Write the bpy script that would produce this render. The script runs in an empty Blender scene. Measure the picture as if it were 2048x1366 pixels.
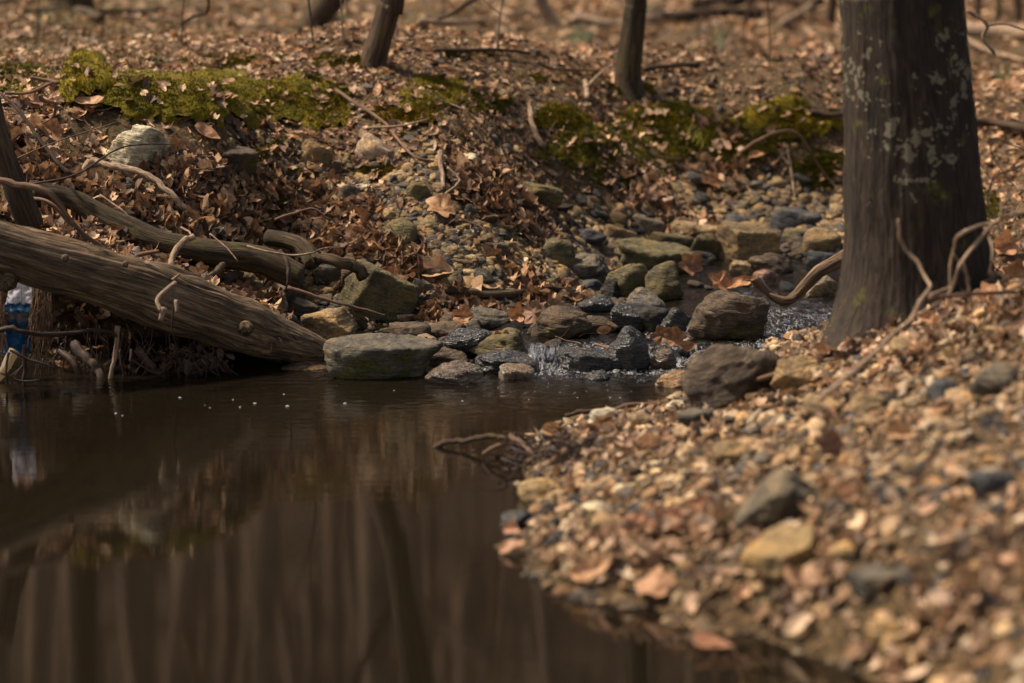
import bpy, math, random
import numpy as np
from mathutils import Vector, Matrix, Euler

# ------------------------------------------------------------------ camera, sky, sun, exposure
SC = bpy.context.scene
COL = SC.collection
CAMZ = 1.7
FPX = 5689.0                       # focal length in pixels of the 2048 px wide photograph
PITCH = math.atan2(823.0, FPX)
cam_d = bpy.data.cameras.new('camera')
cam = bpy.data.objects.new('camera', cam_d); COL.objects.link(cam)
cam.location = (0, 0, CAMZ)
cam.rotation_euler = (math.pi/2 - PITCH, 0, 0)
cam_d.sensor_width = 36.0
cam_d.lens = FPX/2048*36.0
cam_d.clip_start = 0.1; cam_d.clip_end = 1000
cam_d.dof.use_dof = True
cam_d.dof.focus_distance = 11.4
cam_d.dof.aperture_fstop = 1.75
SC.camera = cam

SUN_EL = math.radians(57)
SUN_AZ = math.radians(-76)          # measured from +Y (view direction) towards +X; negative = back left
world = bpy.data.worlds.new('World'); SC.world = world; world.use_nodes = True
wn = world.node_tree.nodes; wl = world.node_tree.links
bg = wn['Background']
sky = wn.new('ShaderNodeTexSky'); sky.sky_type = 'NISHITA'; sky.sun_disc = False
sky.sun_elevation = SUN_EL; sky.sun_rotation = SUN_AZ
sky.air_density = 1.0; sky.dust_density = 2.0
warm = wn.new('ShaderNodeMix'); warm.data_type = 'RGBA'; warm.blend_type = 'MULTIPLY'; warm.inputs[0].default_value = 1.0
warm.inputs[7].default_value = (1.0, .84, .68, 1)      # light filtered through bare brown woodland
wl.new(sky.outputs[0], warm.inputs[6]); wl.new(warm.outputs[2], bg.inputs[0]); bg.inputs[1].default_value = 0.11
sd = bpy.data.lights.new('sun', 'SUN'); sun = bpy.data.objects.new('sun', sd); COL.objects.link(sun)
sd.energy = 4.2; sd.angle = math.radians(6.0); sd.color = (1.0, 0.88, 0.72)
sdir = Vector((math.sin(SUN_AZ)*math.cos(SUN_EL), math.cos(SUN_AZ)*math.cos(SUN_EL), math.sin(SUN_EL)))
sun.rotation_euler = sdir.to_track_quat('Z', 'Y').to_euler()
sun.location = (0, 0, 20)
SC.view_settings.view_transform = 'Standard'; SC.view_settings.look = 'None'
SC.view_settings.exposure = 0.85; SC.view_settings.gamma = 1.0

R = np.random.default_rng(11)
random.seed(11)

# ------------------------------------------------------------------ noise
def _h(ix, iy, iz):
    n = (ix.astype(np.int64)*374761393 + iy.astype(np.int64)*668265263 + iz.astype(np.int64)*2147483647) & 0xffffffff
    n = ((n ^ (n >> 13))*1274126177) & 0xffffffff
    n = (n ^ (n >> 16))
    return n
def vnoise(p):
    """smooth value noise in -1..1, p = (N,3)"""
    p = np.asarray(p, float); i = np.floor(p).astype(np.int64); f = p - i
    f = f*f*f*(f*(f*6-15)+10)
    out = np.zeros(len(p))
    for dx in (0, 1):
        for dy in (0, 1):
            for dz in (0, 1):
                w = (f[:, 0] if dx else 1-f[:, 0])*(f[:, 1] if dy else 1-f[:, 1])*(f[:, 2] if dz else 1-f[:, 2])
                out += w*((_h(i[:, 0]+dx, i[:, 1]+dy, i[:, 2]+dz) & 0xffff)/32767.5-1)
    return out
def fbm(p, octv=4, gain=0.5):
    p = np.asarray(p, float); a = 1.0; s = np.zeros(len(p)); t = 0
    for k in range(octv):
        s += a*vnoise(p*(2.03**k)+k*17.3); t += a; a *= gain
    return s/t

# ------------------------------------------------------------------ rays from the viewpoint, used to find where a thing stands
CP, SP = math.cos(PITCH), math.sin(PITCH)
def raydir(px, py):
    px = np.asarray(px, float); py = np.asarray(py, float)
    u = (px-1024)/FPX; v = (683-py)/FPX
    return np.stack([u+0*v, CP+v*SP+0*u, -SP+v*CP+0*u], -1)
def U(px, py, z):
    d = raydir(px, py); t = (z-CAMZ)/d[..., 2]
    return d*t[..., None] + np.array([0, 0, CAMZ])
def D(px, py, dist):
    d = raydir(px, py); return d*(dist/d[..., 1])[..., None] + np.array([0, 0, CAMZ])

# ------------------------------------------------------------------ terrain
CTRL = [  # px, py, z
 # far bank
 (-250,800,-.02),(-150,775,0),(0,768,0),(200,757,0),(400,745,0),(560,738,0),(660,738,.0),(760,745,-.02),
 (-250,830,-.1),(-100,805,-.08),(60,795,-.07),(-150,700,.02),(0,700,.02),(200,690,.03),(350,680,.04),
 (200,450,.50),(200,400,.59),(200,300,.78),(200,240,.9),(200,170,1.01),
 (0,450,.52),(0,400,.61),(0,300,.80),(0,240,.91),(0,170,1.02),(-250,440,.54),(-250,240,.93),
 (450,560,.26),(450,640,.1),(560,620,.1),(650,600,.13),(700,700,.03),
 (450,480,.43),(450,400,.57),(450,300,.76),(450,200,.95),(450,150,1.01),
 (700,500,.33),(700,420,.48),(700,330,.65),(700,260,.79),(700,200,.91),
 (900,700,.03),(900,640,.08),(900,560,.22),(900,480,.37),(900,400,.52),(900,320,.68),(900,220,.87),
 (1150,560,.15),(1150,480,.26),(1150,400,.40),(1150,330,.56),(1150,250,.74),
 (1400,440,.25),(1400,370,.38),(1400,330,.48),(1400,255,.66),
 (1650,440,.24),(1650,370,.36),(1650,290,.57),
 (2000,350,.44),(2000,280,.58),(2200,350,.52),
 # forest floor
 (-200,100,1.08),(100,100,1.06),(100,10,1.1),(450,80,1.04),(700,100,.98),(1000,130,.88),(1000,30,.96),(1400,150,.82),(1400,30,.94),(2000,150,.82),(2000,20,.94),(2300,200,.8),(-300,10,1.12),
 # creek bed
 (1050,740,-.05),(1150,690,.0),(1250,730,-.05),(1350,700,.0),(1250,660,.02),(1400,640,.03),(1500,620,.03),(1600,620,.03),(1600,570,.05),(1450,560,.05),(1750,600,.04),(1300,610,.04),(1700,560,.07),(1560,525,.12),
 (1050,640,.06),
 # near bank, right
 (1400,790,.03),(1480,740,.1),(1560,690,.2),(1650,660,.3),(1750,660,.36),(1900,650,.44),(2040,600,.55),(2200,560,.65),
 (1200,840,.02),(1300,850,.07),(1500,850,.17),(1750,800,.3),(2000,750,.42),(2250,750,.5),
 (1150,950,.05),(1300,950,.12),(1500,950,.2),(1750,900,.3),(2040,900,.38),
 (1080,1040,.03),(1250,1050,.09),(1500,1050,.17),(1750,1050,.24),(2040,1050,.32),
 (1150,1160,.02),(1300,1160,.05),(1500,1180,.09),(1750,1180,.17),(2040,1180,.26),(2300,1180,.33),
 (1300,1225,-.01),(1500,1275,-.01),(1700,1330,.0),(1830,1290,.08),(2040,1320,.18),(1950,1400,.08),
 # pool bed
 (1250,800,-.06),(1000,790,-.09),(850,790,-.08),(600,900,-.2),(300,1000,-.3),(800,1200,-.22),(300,1300,-.3),(1000,1350,-.12),(900,830,-.12),(700,800,-.12),(500,770,-.06),
 (300,830,-.15),(960,1000,-.1),(960,1100,-.1),(1300,1350,-.05),(1500,1390,-.04),(-300,900,-.3),(-300,1300,-.3),(20,820,-.12),(1085,905,.012),(1050,930,.012),(1000,880,-.05),
]
CW = [(1.1,11.0,.03),(1.5,11.0,.04),(1.9,12.0,.05),(2.6,12.6,.07),(2.3,10.3,.4),(3.2,9.4,.75),(0,3,-.3),(-2,3,-.3),(2,4,.2),(3.5,5,.5),(-4,11,.1),(-4,13,.9),(5,14,.35),(5,16,.6),(0,33,1.02),(8,30,1.0),(-8,30,1.15),(-5,18,1.1),(6,20,.8),(8,8,1.0),(-8,8,.2),(0.9,10.6,.0)]
P3 = np.array([U(a, b, c) for a, b, c in CTRL] + [np.array(q, float) for q in CW])
def _k(r2): return 0.5*r2*np.log(r2+1e-9)
XS, YS = 1.0, 0.8
A2 = P3[:, :2]*[XS, YS]
n = len(A2)
K = _k(((A2[:, None]-A2[None])**2).sum(-1)) + np.eye(n)*0.004
Pm = np.c_[np.ones(n), A2]
M = np.block([[K, Pm], [Pm.T, np.zeros((3, 3))]])
sol = np.linalg.solve(M, np.r_[P3[:, 2], 0, 0, 0])
GX0, GX1, GY0, GY1, GS = -9.0, 9.0, 3.0, 34.0, 0.03
gx = np.arange(GX0, GX1+GS/2, GS); gy = np.arange(GY0, GY1+GS/2, GS)
HG = np.zeros((len(gy), len(gx)))
for j0 in range(0, len(gy), 40):
    yy, xx = np.meshgrid(gy[j0:j0+40], gx, indexing='ij')
    q = np.c_[xx.ravel()*XS, yy.ravel()*YS]
    h = sol[n]+q@sol[n+1:]
    for i in range(n):
        h += sol[i]*_k(((q-A2[i])**2).sum(1))
    HG[j0:j0+40] = h.reshape(xx.shape)
yy, xx = np.meshgrid(gy, gx, indexing='ij')
pp = np.c_[xx.ravel(), yy.ravel(), 0*xx.ravel()]
amp = 0.25+0.75*np.clip((HG.ravel()-0.02)/0.2, 0, 1)
HG += (amp*(0.034*fbm(pp*2.2, 3)*(1+.9*np.clip((HG.ravel()-.7)/.2, 0, 1))+0.020*fbm(pp*8+3, 3))).reshape(HG.shape)
pool = (xx < -.45) & (yy < 10.82); HG = np.where(pool, np.minimum(HG, -.04-.12*np.clip(10.82-yy, 0, 2)), HG)
def H(x, y):
    x = np.asarray(x, float); y = np.asarray(y, float)
    u = np.clip((x-GX0)/GS, 0, len(gx)-1.001); v = np.clip((y-GY0)/GS, 0, len(gy)-1.001)
    i = u.astype(int); j = v.astype(int); a = u-i; b = v-j
    h = (HG[j, i]*(1-a)+HG[j, i+1]*a)*(1-b)+(HG[j+1, i]*(1-a)+HG[j+1, i+1]*a)*b
    e = np.maximum(0, y-31.0)
    hill = 0.46*(np.sqrt(e*e+16)-4)
    hill = np.where(e > 95, 0.46*(np.sqrt(95*95+16)-4), hill)
    side = 0.12*np.maximum(0, np.abs(x)-9)*(y > 0)
    return h+hill+np.minimum(side, 6)
def HN(x, y, e=0.03):
    dx = (H(x+e, y)-H(x-e, y))/(2*e); dy = (H(x, y+e)-H(x, y-e))/(2*e)
    nn = np.stack([-dx, -dy, np.ones_like(dx)], -1)
    return nn/np.linalg.norm(nn, axis=-1, keepdims=True)
YM = np.arange(4.5, 33.5, 0.015)
def G(px, py, water=False):
    """point where the sight line meets the ground; arrays allowed"""
    d = raydir(px, py); sh = d.shape[:-1]; d = d.reshape(-1, 3); out = np.zeros_like(d)
    for k in range(0, len(d), 200):
        dd = d[k:k+200]; t = YM[None]/dd[:, 1:2]
        X = dd[:, 0:1]*t; Z = CAMZ+dd[:, 2:3]*t; g = H(X, np.broadcast_to(YM, X.shape))
        if water: g = np.maximum(g, WL(X, np.broadcast_to(YM, X.shape)))
        hit = Z < g; idx = hit.argmax(1); idx[~hit.any(1)] = len(YM)-1
        a = np.arange(len(dd)); out[k:k+200] = np.c_[X[a, idx], YM[idx], g[a, idx]]
    return out.reshape(sh+(3,))
def WL(x, y):
    """water level: the pool, the lower step and the upper creek"""
    x = np.asarray(x, float); y = np.asarray(y, float)
    def st(a, b, v): 
        t = np.clip((v-a)/(b-a), 0, 1); return t*t*(3-2*t)
    w = 0.05*np.sin(x*5+1)+0.03*np.sin(x*13)
    return 0.055*st(11.05, 11.2, y+w-0.02) + 0.03*st(11.62, 11.72, y+w) + 0.05*st(11.9, 14.0, y)

# ------------------------------------------------------------------ mesh helpers
def lin(r, g, b):
    return tuple(((c/255)/12.92 if c/255 <= .04045 else ((c/255+.055)/1.055)**2.4) for c in (r, g, b))
def mesh(name, V, F, mat=None, parent=None, smooth=True, col=None, vec=None, loc=None):
    """V (N,3); F list of arrays (M,k)"""
    V = np.asarray(V, np.float32)
    if loc is not None: V = V-np.asarray(loc, np.float32)
    me = bpy.data.meshes.new(name)
    if isinstance(F, np.ndarray): F = [F]
    F = [np.asarray(f, np.int32) for f in F if len(f)]
    me.vertices.add(len(V)); me.vertices.foreach_set('co', V.ravel())
    tot = np.concatenate([np.full(len(f), f.shape[1], np.int32) for f in F])
    li = np.concatenate([f.ravel() for f in F])
    me.loops.add(len(li)); me.loops.foreach_set('vertex_index', li)
    me.polygons.add(len(tot)); me.polygons.foreach_set('loop_start', np.r_[0, np.cumsum(tot)[:-1]].astype(np.int32))
    me.polygons.foreach_set('loop_total', tot)
    me.polygons.foreach_set('use_smooth', np.full(len(tot), bool(smooth)))
    if col is not None:
        a = me.attributes.new('tint', 'FLOAT_COLOR', 'POINT')
        c = np.ones((len(V), 4), np.float32); c[:, :3] = col; a.data.foreach_set('color', c.ravel())
    if vec is not None:
        a = me.attributes.new('grain', 'FLOAT_VECTOR', 'POINT'); a.data.foreach_set('vector', np.asarray(vec, np.float32).ravel())
    me.update(calc_edges=True)
    if mat: me.materials.append(mat)
    o = bpy.data.objects.new(name, me); COL.objects.link(o)
    if loc is not None: o.location = loc
    if parent is not None:
        o.parent = parent
        if loc is None: o.location = (0, 0, 0)
    return o
def part(name, V, F, mat, parent, **k):
    """a part: world-space vertices expressed in the parent's space (parents are never rotated at build time)"""
    pl = np.array(parent['_loc'] if '_loc' in parent else parent.location)
    o = mesh(name, np.asarray(V)-pl, F, mat, parent, **k)
    return o
def tag(o, label, cat, group=None, kind=None):
    if label: o['label'] = label
    if cat: o['category'] = cat
    if group: o['group'] = group
    if kind: o['kind'] = kind
    return o
def empty(name, loc):
    o = bpy.data.objects.new(name, None); COL.objects.link(o); o.location = loc; o.empty_display_size = 0.05
    return o
def structure(o): o['kind'] = 'structure'; return o

def smoothpath(pts, n=6):
    """Catmull-Rom through rows of pts"""
    P = np.asarray(pts, float)
    if len(P) < 3:
        t = np.linspace(0, 1, n+1)[:, None]; return P[0]*(1-t)+P[-1]*t
    Q = np.vstack([2*P[0]-P[1], P, 2*P[-1]-P[-2]]); out = []
    for i in range(1, len(Q)-2):
        t = np.linspace(0, 1, n, endpoint=False)[:, None]
        a, b, c, d = Q[i-1], Q[i], Q[i+1], Q[i+2]
        out.append(0.5*((2*b)+(c-a)*t+(2*a-5*b+4*c-d)*t*t+(-a+3*b-3*c+d)*t**3))
    out.append(P[-1:]); return np.vstack(out)
def tube(pts, rad, seg=8, lump=0.0, lf=6.0, seed=0, cap=True, ridge=0.0, rn=9, flat=None):
    """returns V, F, grain vector; pts (n,3), rad (n,)"""
    P = np.asarray(pts, float); n = len(P); rad = np.broadcast_to(np.asarray(rad, float), (n,))
    T = np.gradient(P, axis=0); T /= np.linalg.norm(T, axis=1, keepdims=True)+1e-9
    up = np.array([0, 0, 1.0]) if abs(T[0, 2]) < .9 else np.array([0, -1.0, 0])
    N = np.zeros_like(P); v = up
    for i in range(n):
        v = v-T[i]*(v@T[i]); v /= np.linalg.norm(v)+1e-9; N[i] = v
    B = np.cross(T, N)
    s = np.r_[0, np.cumsum(np.linalg.norm(np.diff(P, axis=0), axis=1))]
    a = np.arange(seg)/seg*2*np.pi
    ca, sa = np.cos(a), np.sin(a)
    rr = np.repeat(rad[:, None], seg, 1)
    g = np.stack([rr*ca[None], rr*sa[None], np.repeat(s[:, None], seg, 1)], -1)
    if lump > 0:
        q = g.reshape(-1, 3)*[lf*1.5, lf*1.5, lf*1.1]+seed*7.1
        rr = rr*(1+lump*fbm(q, 3).reshape(n, seg))
    if ridge > 0:
        q = np.stack([np.repeat(ca[None]*rn/3, n, 0), np.repeat(sa[None]*rn/3, n, 0), np.repeat(s[:, None]*1.4, seg, 1)], -1).reshape(-1, 3)+seed
        rr = rr*(1+ridge*(1-2*np.abs(fbm(q, 3))).reshape(n, seg))
    V = P[:, None]+N[:, None]*(rr*ca)[..., None]+B[:, None]*(rr*sa)[..., None]*(flat or 1)
    V = V.reshape(-1, 3); g = g.reshape(-1, 3)
    i = np.arange(n-1)[:, None]*seg; j = np.arange(seg)[None]; j2 = (j+1) % seg
    F = [np.stack([i+j, i+j2, i+seg+j2, i+seg+j], -1).reshape(-1, 4)]
    if cap:
        V = np.vstack([V, P[0]-T[0]*rad[0]*.15, P[-1]+T[-1]*rad[-1]*.3]); g = np.vstack([g, [0, 0, 0], [0, 0, s[-1]]])
        c0, c1 = n*seg, n*seg+1; jj = np.arange(seg); j2 = (jj+1) % seg
        F.append(np.stack([j2, jj, jj*0+c0], -1)); F.append(np.stack([(n-1)*seg+jj, (n-1)*seg+j2, jj*0+c1], -1))
    return V, F, g
def merge(items):
    """items of (V, F, g) -> one"""
    Vs, Q, T, gs = [], [], [], []; o = 0
    for V, F, g in items:
        Vs.append(V); gs.append(g)
        for f in F: (Q if f.shape[1] == 4 else T).append(f+o)
        o += len(V)
    F = []
    if Q: F.append(np.vstack(Q))
    if T: F.append(np.vstack(T))
    return np.vstack(Vs), F, np.vstack(gs)

import bmesh
_ico = {}
def ico(s):
    if s not in _ico:
        bm = bmesh.new(); bmesh.ops.create_icosphere(bm, subdivisions=s, radius=1)
        _ico[s] = (np.array([v.co[:] for v in bm.verts]), np.array([[v.index for v in f.verts] for f in bm.faces])); bm.free()
    return _ico[s]
def stone(s, size, seed, kind='ang', rough=0.075, p=None):
    """chipped stone: smooth intersection of random planes, roughened; size = full extents"""
    rg = np.random.default_rng(seed+1000); V, F = ico(s)
    k = {'ang': 15, 'slab': 12, 'round': 20, 'block': 10}[kind]
    N = rg.normal(size=(k, 3)); N /= np.linalg.norm(N, axis=1, keepdims=True)
    h = rg.uniform(.62, 1.0, k)
    if kind in ('slab', 'block'):
        N = np.vstack([N*[1, 1, .5], [0.06, 0.05, 1], [-.05, 0.08, -1]]); h = np.r_[h, .42, .42] if kind == 'slab' else np.r_[h+.1, .6, .6]
        N /= np.linalg.norm(N, axis=1, keepdims=True)
    if kind == 'block':
        for ang in (0.15, 1.6, 3.2, 4.8):
            a = ang+rg.uniform(-.25, .25); N = np.vstack([N, [math.cos(a), math.sin(a), rg.uniform(-.12, .12)]]); h = np.r_[h, rg.uniform(.6, .75)]
    if kind == 'round': h = rg.uniform(.78, 1.0, k)
    p = p or {'ang': 34, 'slab': 34, 'round': 14, 'block': 34}[kind]
    q = np.maximum(V@N.T, 0)/h
    q = np.c_[q, np.full(len(V), .93)]
    r = (q**p).sum(1)**(-1/p)
    W = V*r[:, None]
    e = W.max(0)-W.min(0); W = (W-(W.max(0)+W.min(0))/2)/e
    size = np.array(size)
    off = rough*(1.5*fbm(W*2.6+seed*3.7, 3, .55)+0.7*(1-2*np.abs(fbm(W*[4, 4, 8]+seed*1.3, 3))))
    st = np.floor((W[:, 2]+.12*W[:, 0]+.05*fbm(W*3+seed, 2))*7+seed*.37)       # split layers: some courses stand proud of others
    off += rough*.55*vnoise(np.c_[st*3.3, st*0+seed, st*0])
    W = W*(1+off[:, None]*1.2)+.018*np.c_[fbm(W*9+seed, 3), fbm(W*9+seed+9, 3), fbm(W*9+seed+19, 3)]
    return W*size, F

# ------------------------------------------------------------------ materials
def newmat(name):
    m = bpy.data.materials.new(name); m.use_nodes = True
    nt = m.node_tree; b = nt.nodes['Principled BSDF']; return m, nt, b
class NB:
    def __init__(s, nt): s.nt = nt
    def n(s, t, **kw):
        x = s.nt.nodes.new('ShaderNode'+t)
        for k, v in kw.items():
            if k.startswith('i_'):
                x.inputs[k[2:].replace('_', ' ')].default_value = v
            else: setattr(x, k, v)
        return x
    def l(s, a, b): s.nt.links.new(a, b)
    def noise(s, vec, scale, detail=5, rough=.55, sc3=None, dist=0):
        if sc3:
            mp = s.n('Mapping'); mp.inputs['Scale'].default_value = sc3; s.l(vec, mp.inputs['Vector']); vec = mp.outputs[0]
        x = s.n('TexNoise'); x.inputs['Scale'].default_value = scale; x.inputs['Detail'].default_value = detail
        x.inputs['Roughness'].default_value = rough; x.inputs['Distortion'].default_value = dist
        s.l(vec, x.inputs['Vector']); return x.outputs['Fac']
    def ramp(s, fac, stops):
        x = s.n('ValToRGB'); e = x.color_ramp.elements
        while len(e) < len(stops): e.new(.5)
        for i, (p, c) in enumerate(stops):
            e[i].position = p; e[i].color = (*c, 1) if not np.isscalar(c) else (c, c, c, 1)
        s.l(fac, x.inputs[0]); return x.outputs[0]
    def mix(s, fac, a, b, mode='MIX'):
        x = s.n('Mix', data_type='RGBA', blend_type=mode)
        for sock, v in ((0, fac), (6, a), (7, b)):
            if hasattr(v, 'is_linked') or hasattr(v, 'node'): s.l(v, x.inputs[sock])
            else: x.inputs[sock].default_value = v if sock == 0 else (*v, 1)
        return x.outputs[2]
    def math(s, op, a, b=0.0, c=None):
        x = s.n('Math', operation=op)
        for i, v in enumerate((a, b)+((c,) if c is not None else ())):
            if hasattr(v, 'node'): s.l(v, x.inputs[i])
            else: x.inputs[i].default_value = v
        return x.outputs[0]
    def bump(s, h, strength, dist, normal=None):
        x = s.n('Bump'); x.inputs['Strength'].default_value = strength; x.inputs['Distance'].default_value = dist
        s.l(h, x.inputs['Height'])
        if normal is not None: s.l(normal, x.inputs['Normal'])
        return x.outputs[0]

def mat_stone(name, wet=False, moss=0.0, attr=False):
    m, nt, b = newmat(name); q = NB(nt)
    tc = q.n('TexCoord'); oi = q.n('ObjectInfo')
    va = q.n('VectorMath', operation='ADD'); q.l(tc.outputs['Object'], va.inputs[0])
    cx = q.n('CombineXYZ'); r = q.math('MULTIPLY', oi.outputs['Random'], 40.0)
    q.l(r, cx.inputs[0]); q.l(r, cx.inputs[1]); q.l(cx.outputs[0], va.inputs[1]); v = va.outputs[0]
    if attr:
        at = q.n('Attribute', attribute_name='tint'); base = at.outputs['Color']
    else: base = oi.outputs['Color']
    big = q.noise(v, 9, 4, .6); fine = q.noise(v, 70, 6, .68); lay = q.noise(v, 14, 4, .6, (1, 1, 6), 1.2)
    c = q.mix(1.0, base, q.ramp(big, [(.30, (.42, .40, .40)), (.5, (1., 1., 1.)), (.70, (1.5, 1.3, .95))]), 'MULTIPLY')
    c = q.mix(.8, c, q.ramp(fine, [(.3, (.42, .40, .38)), (.52, (1., 1., 1.)), (.72, (1.45, 1.42, 1.35))]), 'MULTIPLY')
    c = q.mix(.55, c, q.ramp(lay, [(.36, (.45, .43, .42)), (.5, (1., 1., 1.)), (.7, (1.25, 1.2, 1.15))]), 'MULTIPLY')
    spots = q.noise(v, 26, 5, .6)
    c = q.mix(q.ramp(spots, [(.62, 0.), (.70, .5)]), c, lin(150, 138, 108))
    if moss > 0:
        gn = q.n('NewGeometry'); sx = q.n('SeparateXYZ'); q.l(gn.outputs['Normal'], sx.inputs[0])
        mm = q.math('ADD', q.noise(v, 7, 5, .65), q.math('MULTIPLY', sx.outputs[2], -.10))
        mf = q.ramp(mm, [(.60-moss*.3, 0.), (.68-moss*.3, 1.)])
        mc = q.ramp(q.noise(v, 90, 4), [(.3, (.035, .032, .008)), (.7, (.12, .105, .022))])
        c = q.mix(mf, c, mc)
    q.l(c, b.inputs['Base Color'])
    rr = q.ramp(fine, [(.3, .12 if wet else .72), (.75, .45 if wet else .95)])
    q.l(rr, b.inputs['Roughness'])
    b.inputs['Specular IOR Level'].default_value = .6 if wet else .3
    nb = q.bump(fine, 1, .010); nb = q.bump(lay, 1, .02, nb); nb = q.bump(q.noise(v, 240, 3, .6), .5, .002, nb)
    q.l(nb, b.inputs['Normal']); return m
M_STONE = mat_stone('stone'); M_WET = mat_stone('wet_stone', wet=True); M_MSTONE = mat_stone('mossy_stone', moss=.24); M_GRAV = mat_stone('gravel', attr=True)
M_LICH = mat_stone('lichened_stone', moss=.02)

def mat_leaf():
    m, nt, b = newmat('dry_leaf'); q = NB(nt); at = q.n('Attribute', attribute_name='tint'); tc = q.n('TexCoord')
    nz = q.noise(tc.outputs['Object'], 55, 4, .6)
    c = q.mix(1.0, at.outputs['Color'], q.ramp(nz, [(.3, (.55, .5, .46)), (.55, (1., 1., 1.)), (.75, (1.2, 1.15, 1.05))]), 'MULTIPLY')
    q.l(c, b.inputs['Base Color']); b.inputs['Roughness'].default_value = .62; b.inputs['Specular IOR Level'].default_value = .35
    q.l(q.bump(nz, .4, .003), b.inputs['Normal'])
    tr = q.n('BsdfTranslucent'); q.l(c, tr.inputs[0]); ms = q.n('MixShader'); ms.inputs[0].default_value = .22
    q.l(b.outputs[0], ms.inputs[1]); q.l(tr.outputs[0], ms.inputs[2]); q.l(ms.outputs[0], nt.nodes['Material Output'].inputs[0]); return m
M_LEAF = mat_leaf()
def mat_moss():
    m, nt, b = newmat('moss'); q = NB(nt); tc = q.n('TexCoord'); at = q.n('Attribute', attribute_name='tint')
    a = q.noise(tc.outputs['Object'], 14, 4, .6); f = q.noise(tc.outputs['Object'], 160, 3, .6)
    c = q.mix(1.0, at.outputs['Color'], q.ramp(a, [(.3, (.45, .5, .5)), (.5, (1., 1., 1.)), (.7, (1.5, 1.3, .9))]), 'MULTIPLY')
    q.l(c, b.inputs['Base Color']); b.inputs['Roughness'].default_value = .9; b.inputs['Specular IOR Level'].default_value = .15
    q.l(q.bump(f, 1, .01), b.inputs['Normal']); return m
M_MOSS = mat_moss()
def mat_wood(name, ca, cb, cc, sc=1.0, bumpd=.01, moss=0.0, lichen=0.0, rough=.85, stretch=.06, contrast=1.0):
    """grain runs along the 'grain' vector's third axis"""
    m, nt, b = newmat(name); q = NB(nt); at = q.n('Attribute', attribute_name='grain'); v = at.outputs['Vector']
    g1 = q.noise(v, 60*sc, 6, .65, (1, 1, stretch), 1.4); g2 = q.noise(v, 9*sc, 4, .6, (1, 1, .4)); g3 = q.noise(v, 190*sc, 3, .6, (1, 1, stretch*1.5))
    c = q.ramp(g1, [(.32, ca), (.5, cb), (.68, cc)])
    c = q.mix(.75, c, q.ramp(g2, [(.3, (.36, .36, .38)), (.5, (1., 1., 1.)), (.7, (1.45, 1.3, 1.1))]), 'MULTIPLY')
    if moss > 0:
        mf = q.ramp(q.noise(v, 12, 5, .65), [(.62-moss*.3, 0.), (.72-moss*.3, .85)])
        c = q.mix(mf, c, q.ramp(g3, [(.3, (.03, .03, .006)), (.7, (.10, .095, .016))]))
    if lichen > 0:
        vo = q.n('TexVoronoi'); vo.inputs['Scale'].default_value = 21; vo.inputs['Randomness'].default_value = 1
        dn = q.n('TexNoise'); dn.inputs['Scale'].default_value = 40; q.l(v, dn.inputs['Vector'])
        ad = q.n('VectorMath', operation='MULTIPLY_ADD'); q.l(dn.outputs['Color'], ad.inputs[0]); ad.inputs[1].default_value = (.075, .075, .11); q.l(v, ad.inputs[2])
        q.l(ad.outputs[0], vo.inputs['Vector'])
        sz = q.n('SeparateXYZ'); q.l(v, sz.inputs[0]); zone = q.math('ADD', q.noise(v, 3.1, 2, .5), q.ramp(sz.outputs[2], [(.45, .0), (.72, .0), (.92, .12), (1.0, .14)]))
        th = q.math('MULTIPLY', q.ramp(zone, [(.50, 0.), (.68, 1.)]), .55*lichen)
        lf = q.math('LESS_THAN', q.math('ADD', vo.outputs['Distance'], q.math('MULTIPLY', q.noise(v, 75, 4, .7), .36)), q.math('ADD', th, .06))
        c = q.mix(q.math('MULTIPLY', lf, .5), c, lin(140, 134, 112))
    q.l(c, b.inputs['Base Color']); b.inputs['Roughness'].default_value = rough; b.inputs['Specular IOR Level'].default_value = .25
    nb = q.bump(g1, 1.0, bumpd); nb = q.bump(g2, .6, bumpd*1.5, nb); nb = q.bump(g3, .5, bumpd*.3, nb)
    q.l(nb, b.inputs['Normal']); return m
M_LOG = mat_wood('weathered_wood', lin(41, 32, 24), lin(102, 82, 62), lin(152, 127, 100), 1.0, .02, moss=.05)
M_BARK = mat_wood('trunk_bark', lin(28, 22, 18), lin(47, 38, 31), lin(66, 54, 43), .8, .008, moss=.10, lichen=1.0, stretch=.12)
M_DARKBARK = mat_wood('dark_bark', lin(34, 25, 20), lin(68, 52, 40), lin(100, 80, 62), 1.0, .01, moss=.25)
M_MOSSBARK = mat_wood('mossy_bark', lin(28, 22, 16), lin(62, 50, 34), lin(96, 78, 52), .9, .014, moss=.22)
M_PALE = mat_wood('pale_branch', lin(72, 54, 42), lin(140, 116, 94), lin(188, 164, 138), 1.3, .007, rough=.85, stretch=.2)
M_TWIG = mat_wood('brown_twig', lin(60, 44, 34), lin(104, 80, 62), lin(140, 112, 88), 1.4, .003)
M_SHADEDWETROOT = mat_wood('shaded_wet_root', lin(24, 16, 12), lin(52, 36, 27), lin(82, 60, 46), 1.2, .006, rough=.6)  # browns darkened for the shade of the log hollow; also wet shore debris
M_FARBARK = mat_wood('hill_bark', lin(104, 88, 74), lin(146, 124, 106), lin(180, 156, 134), .3, .01, moss=.1)

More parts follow.
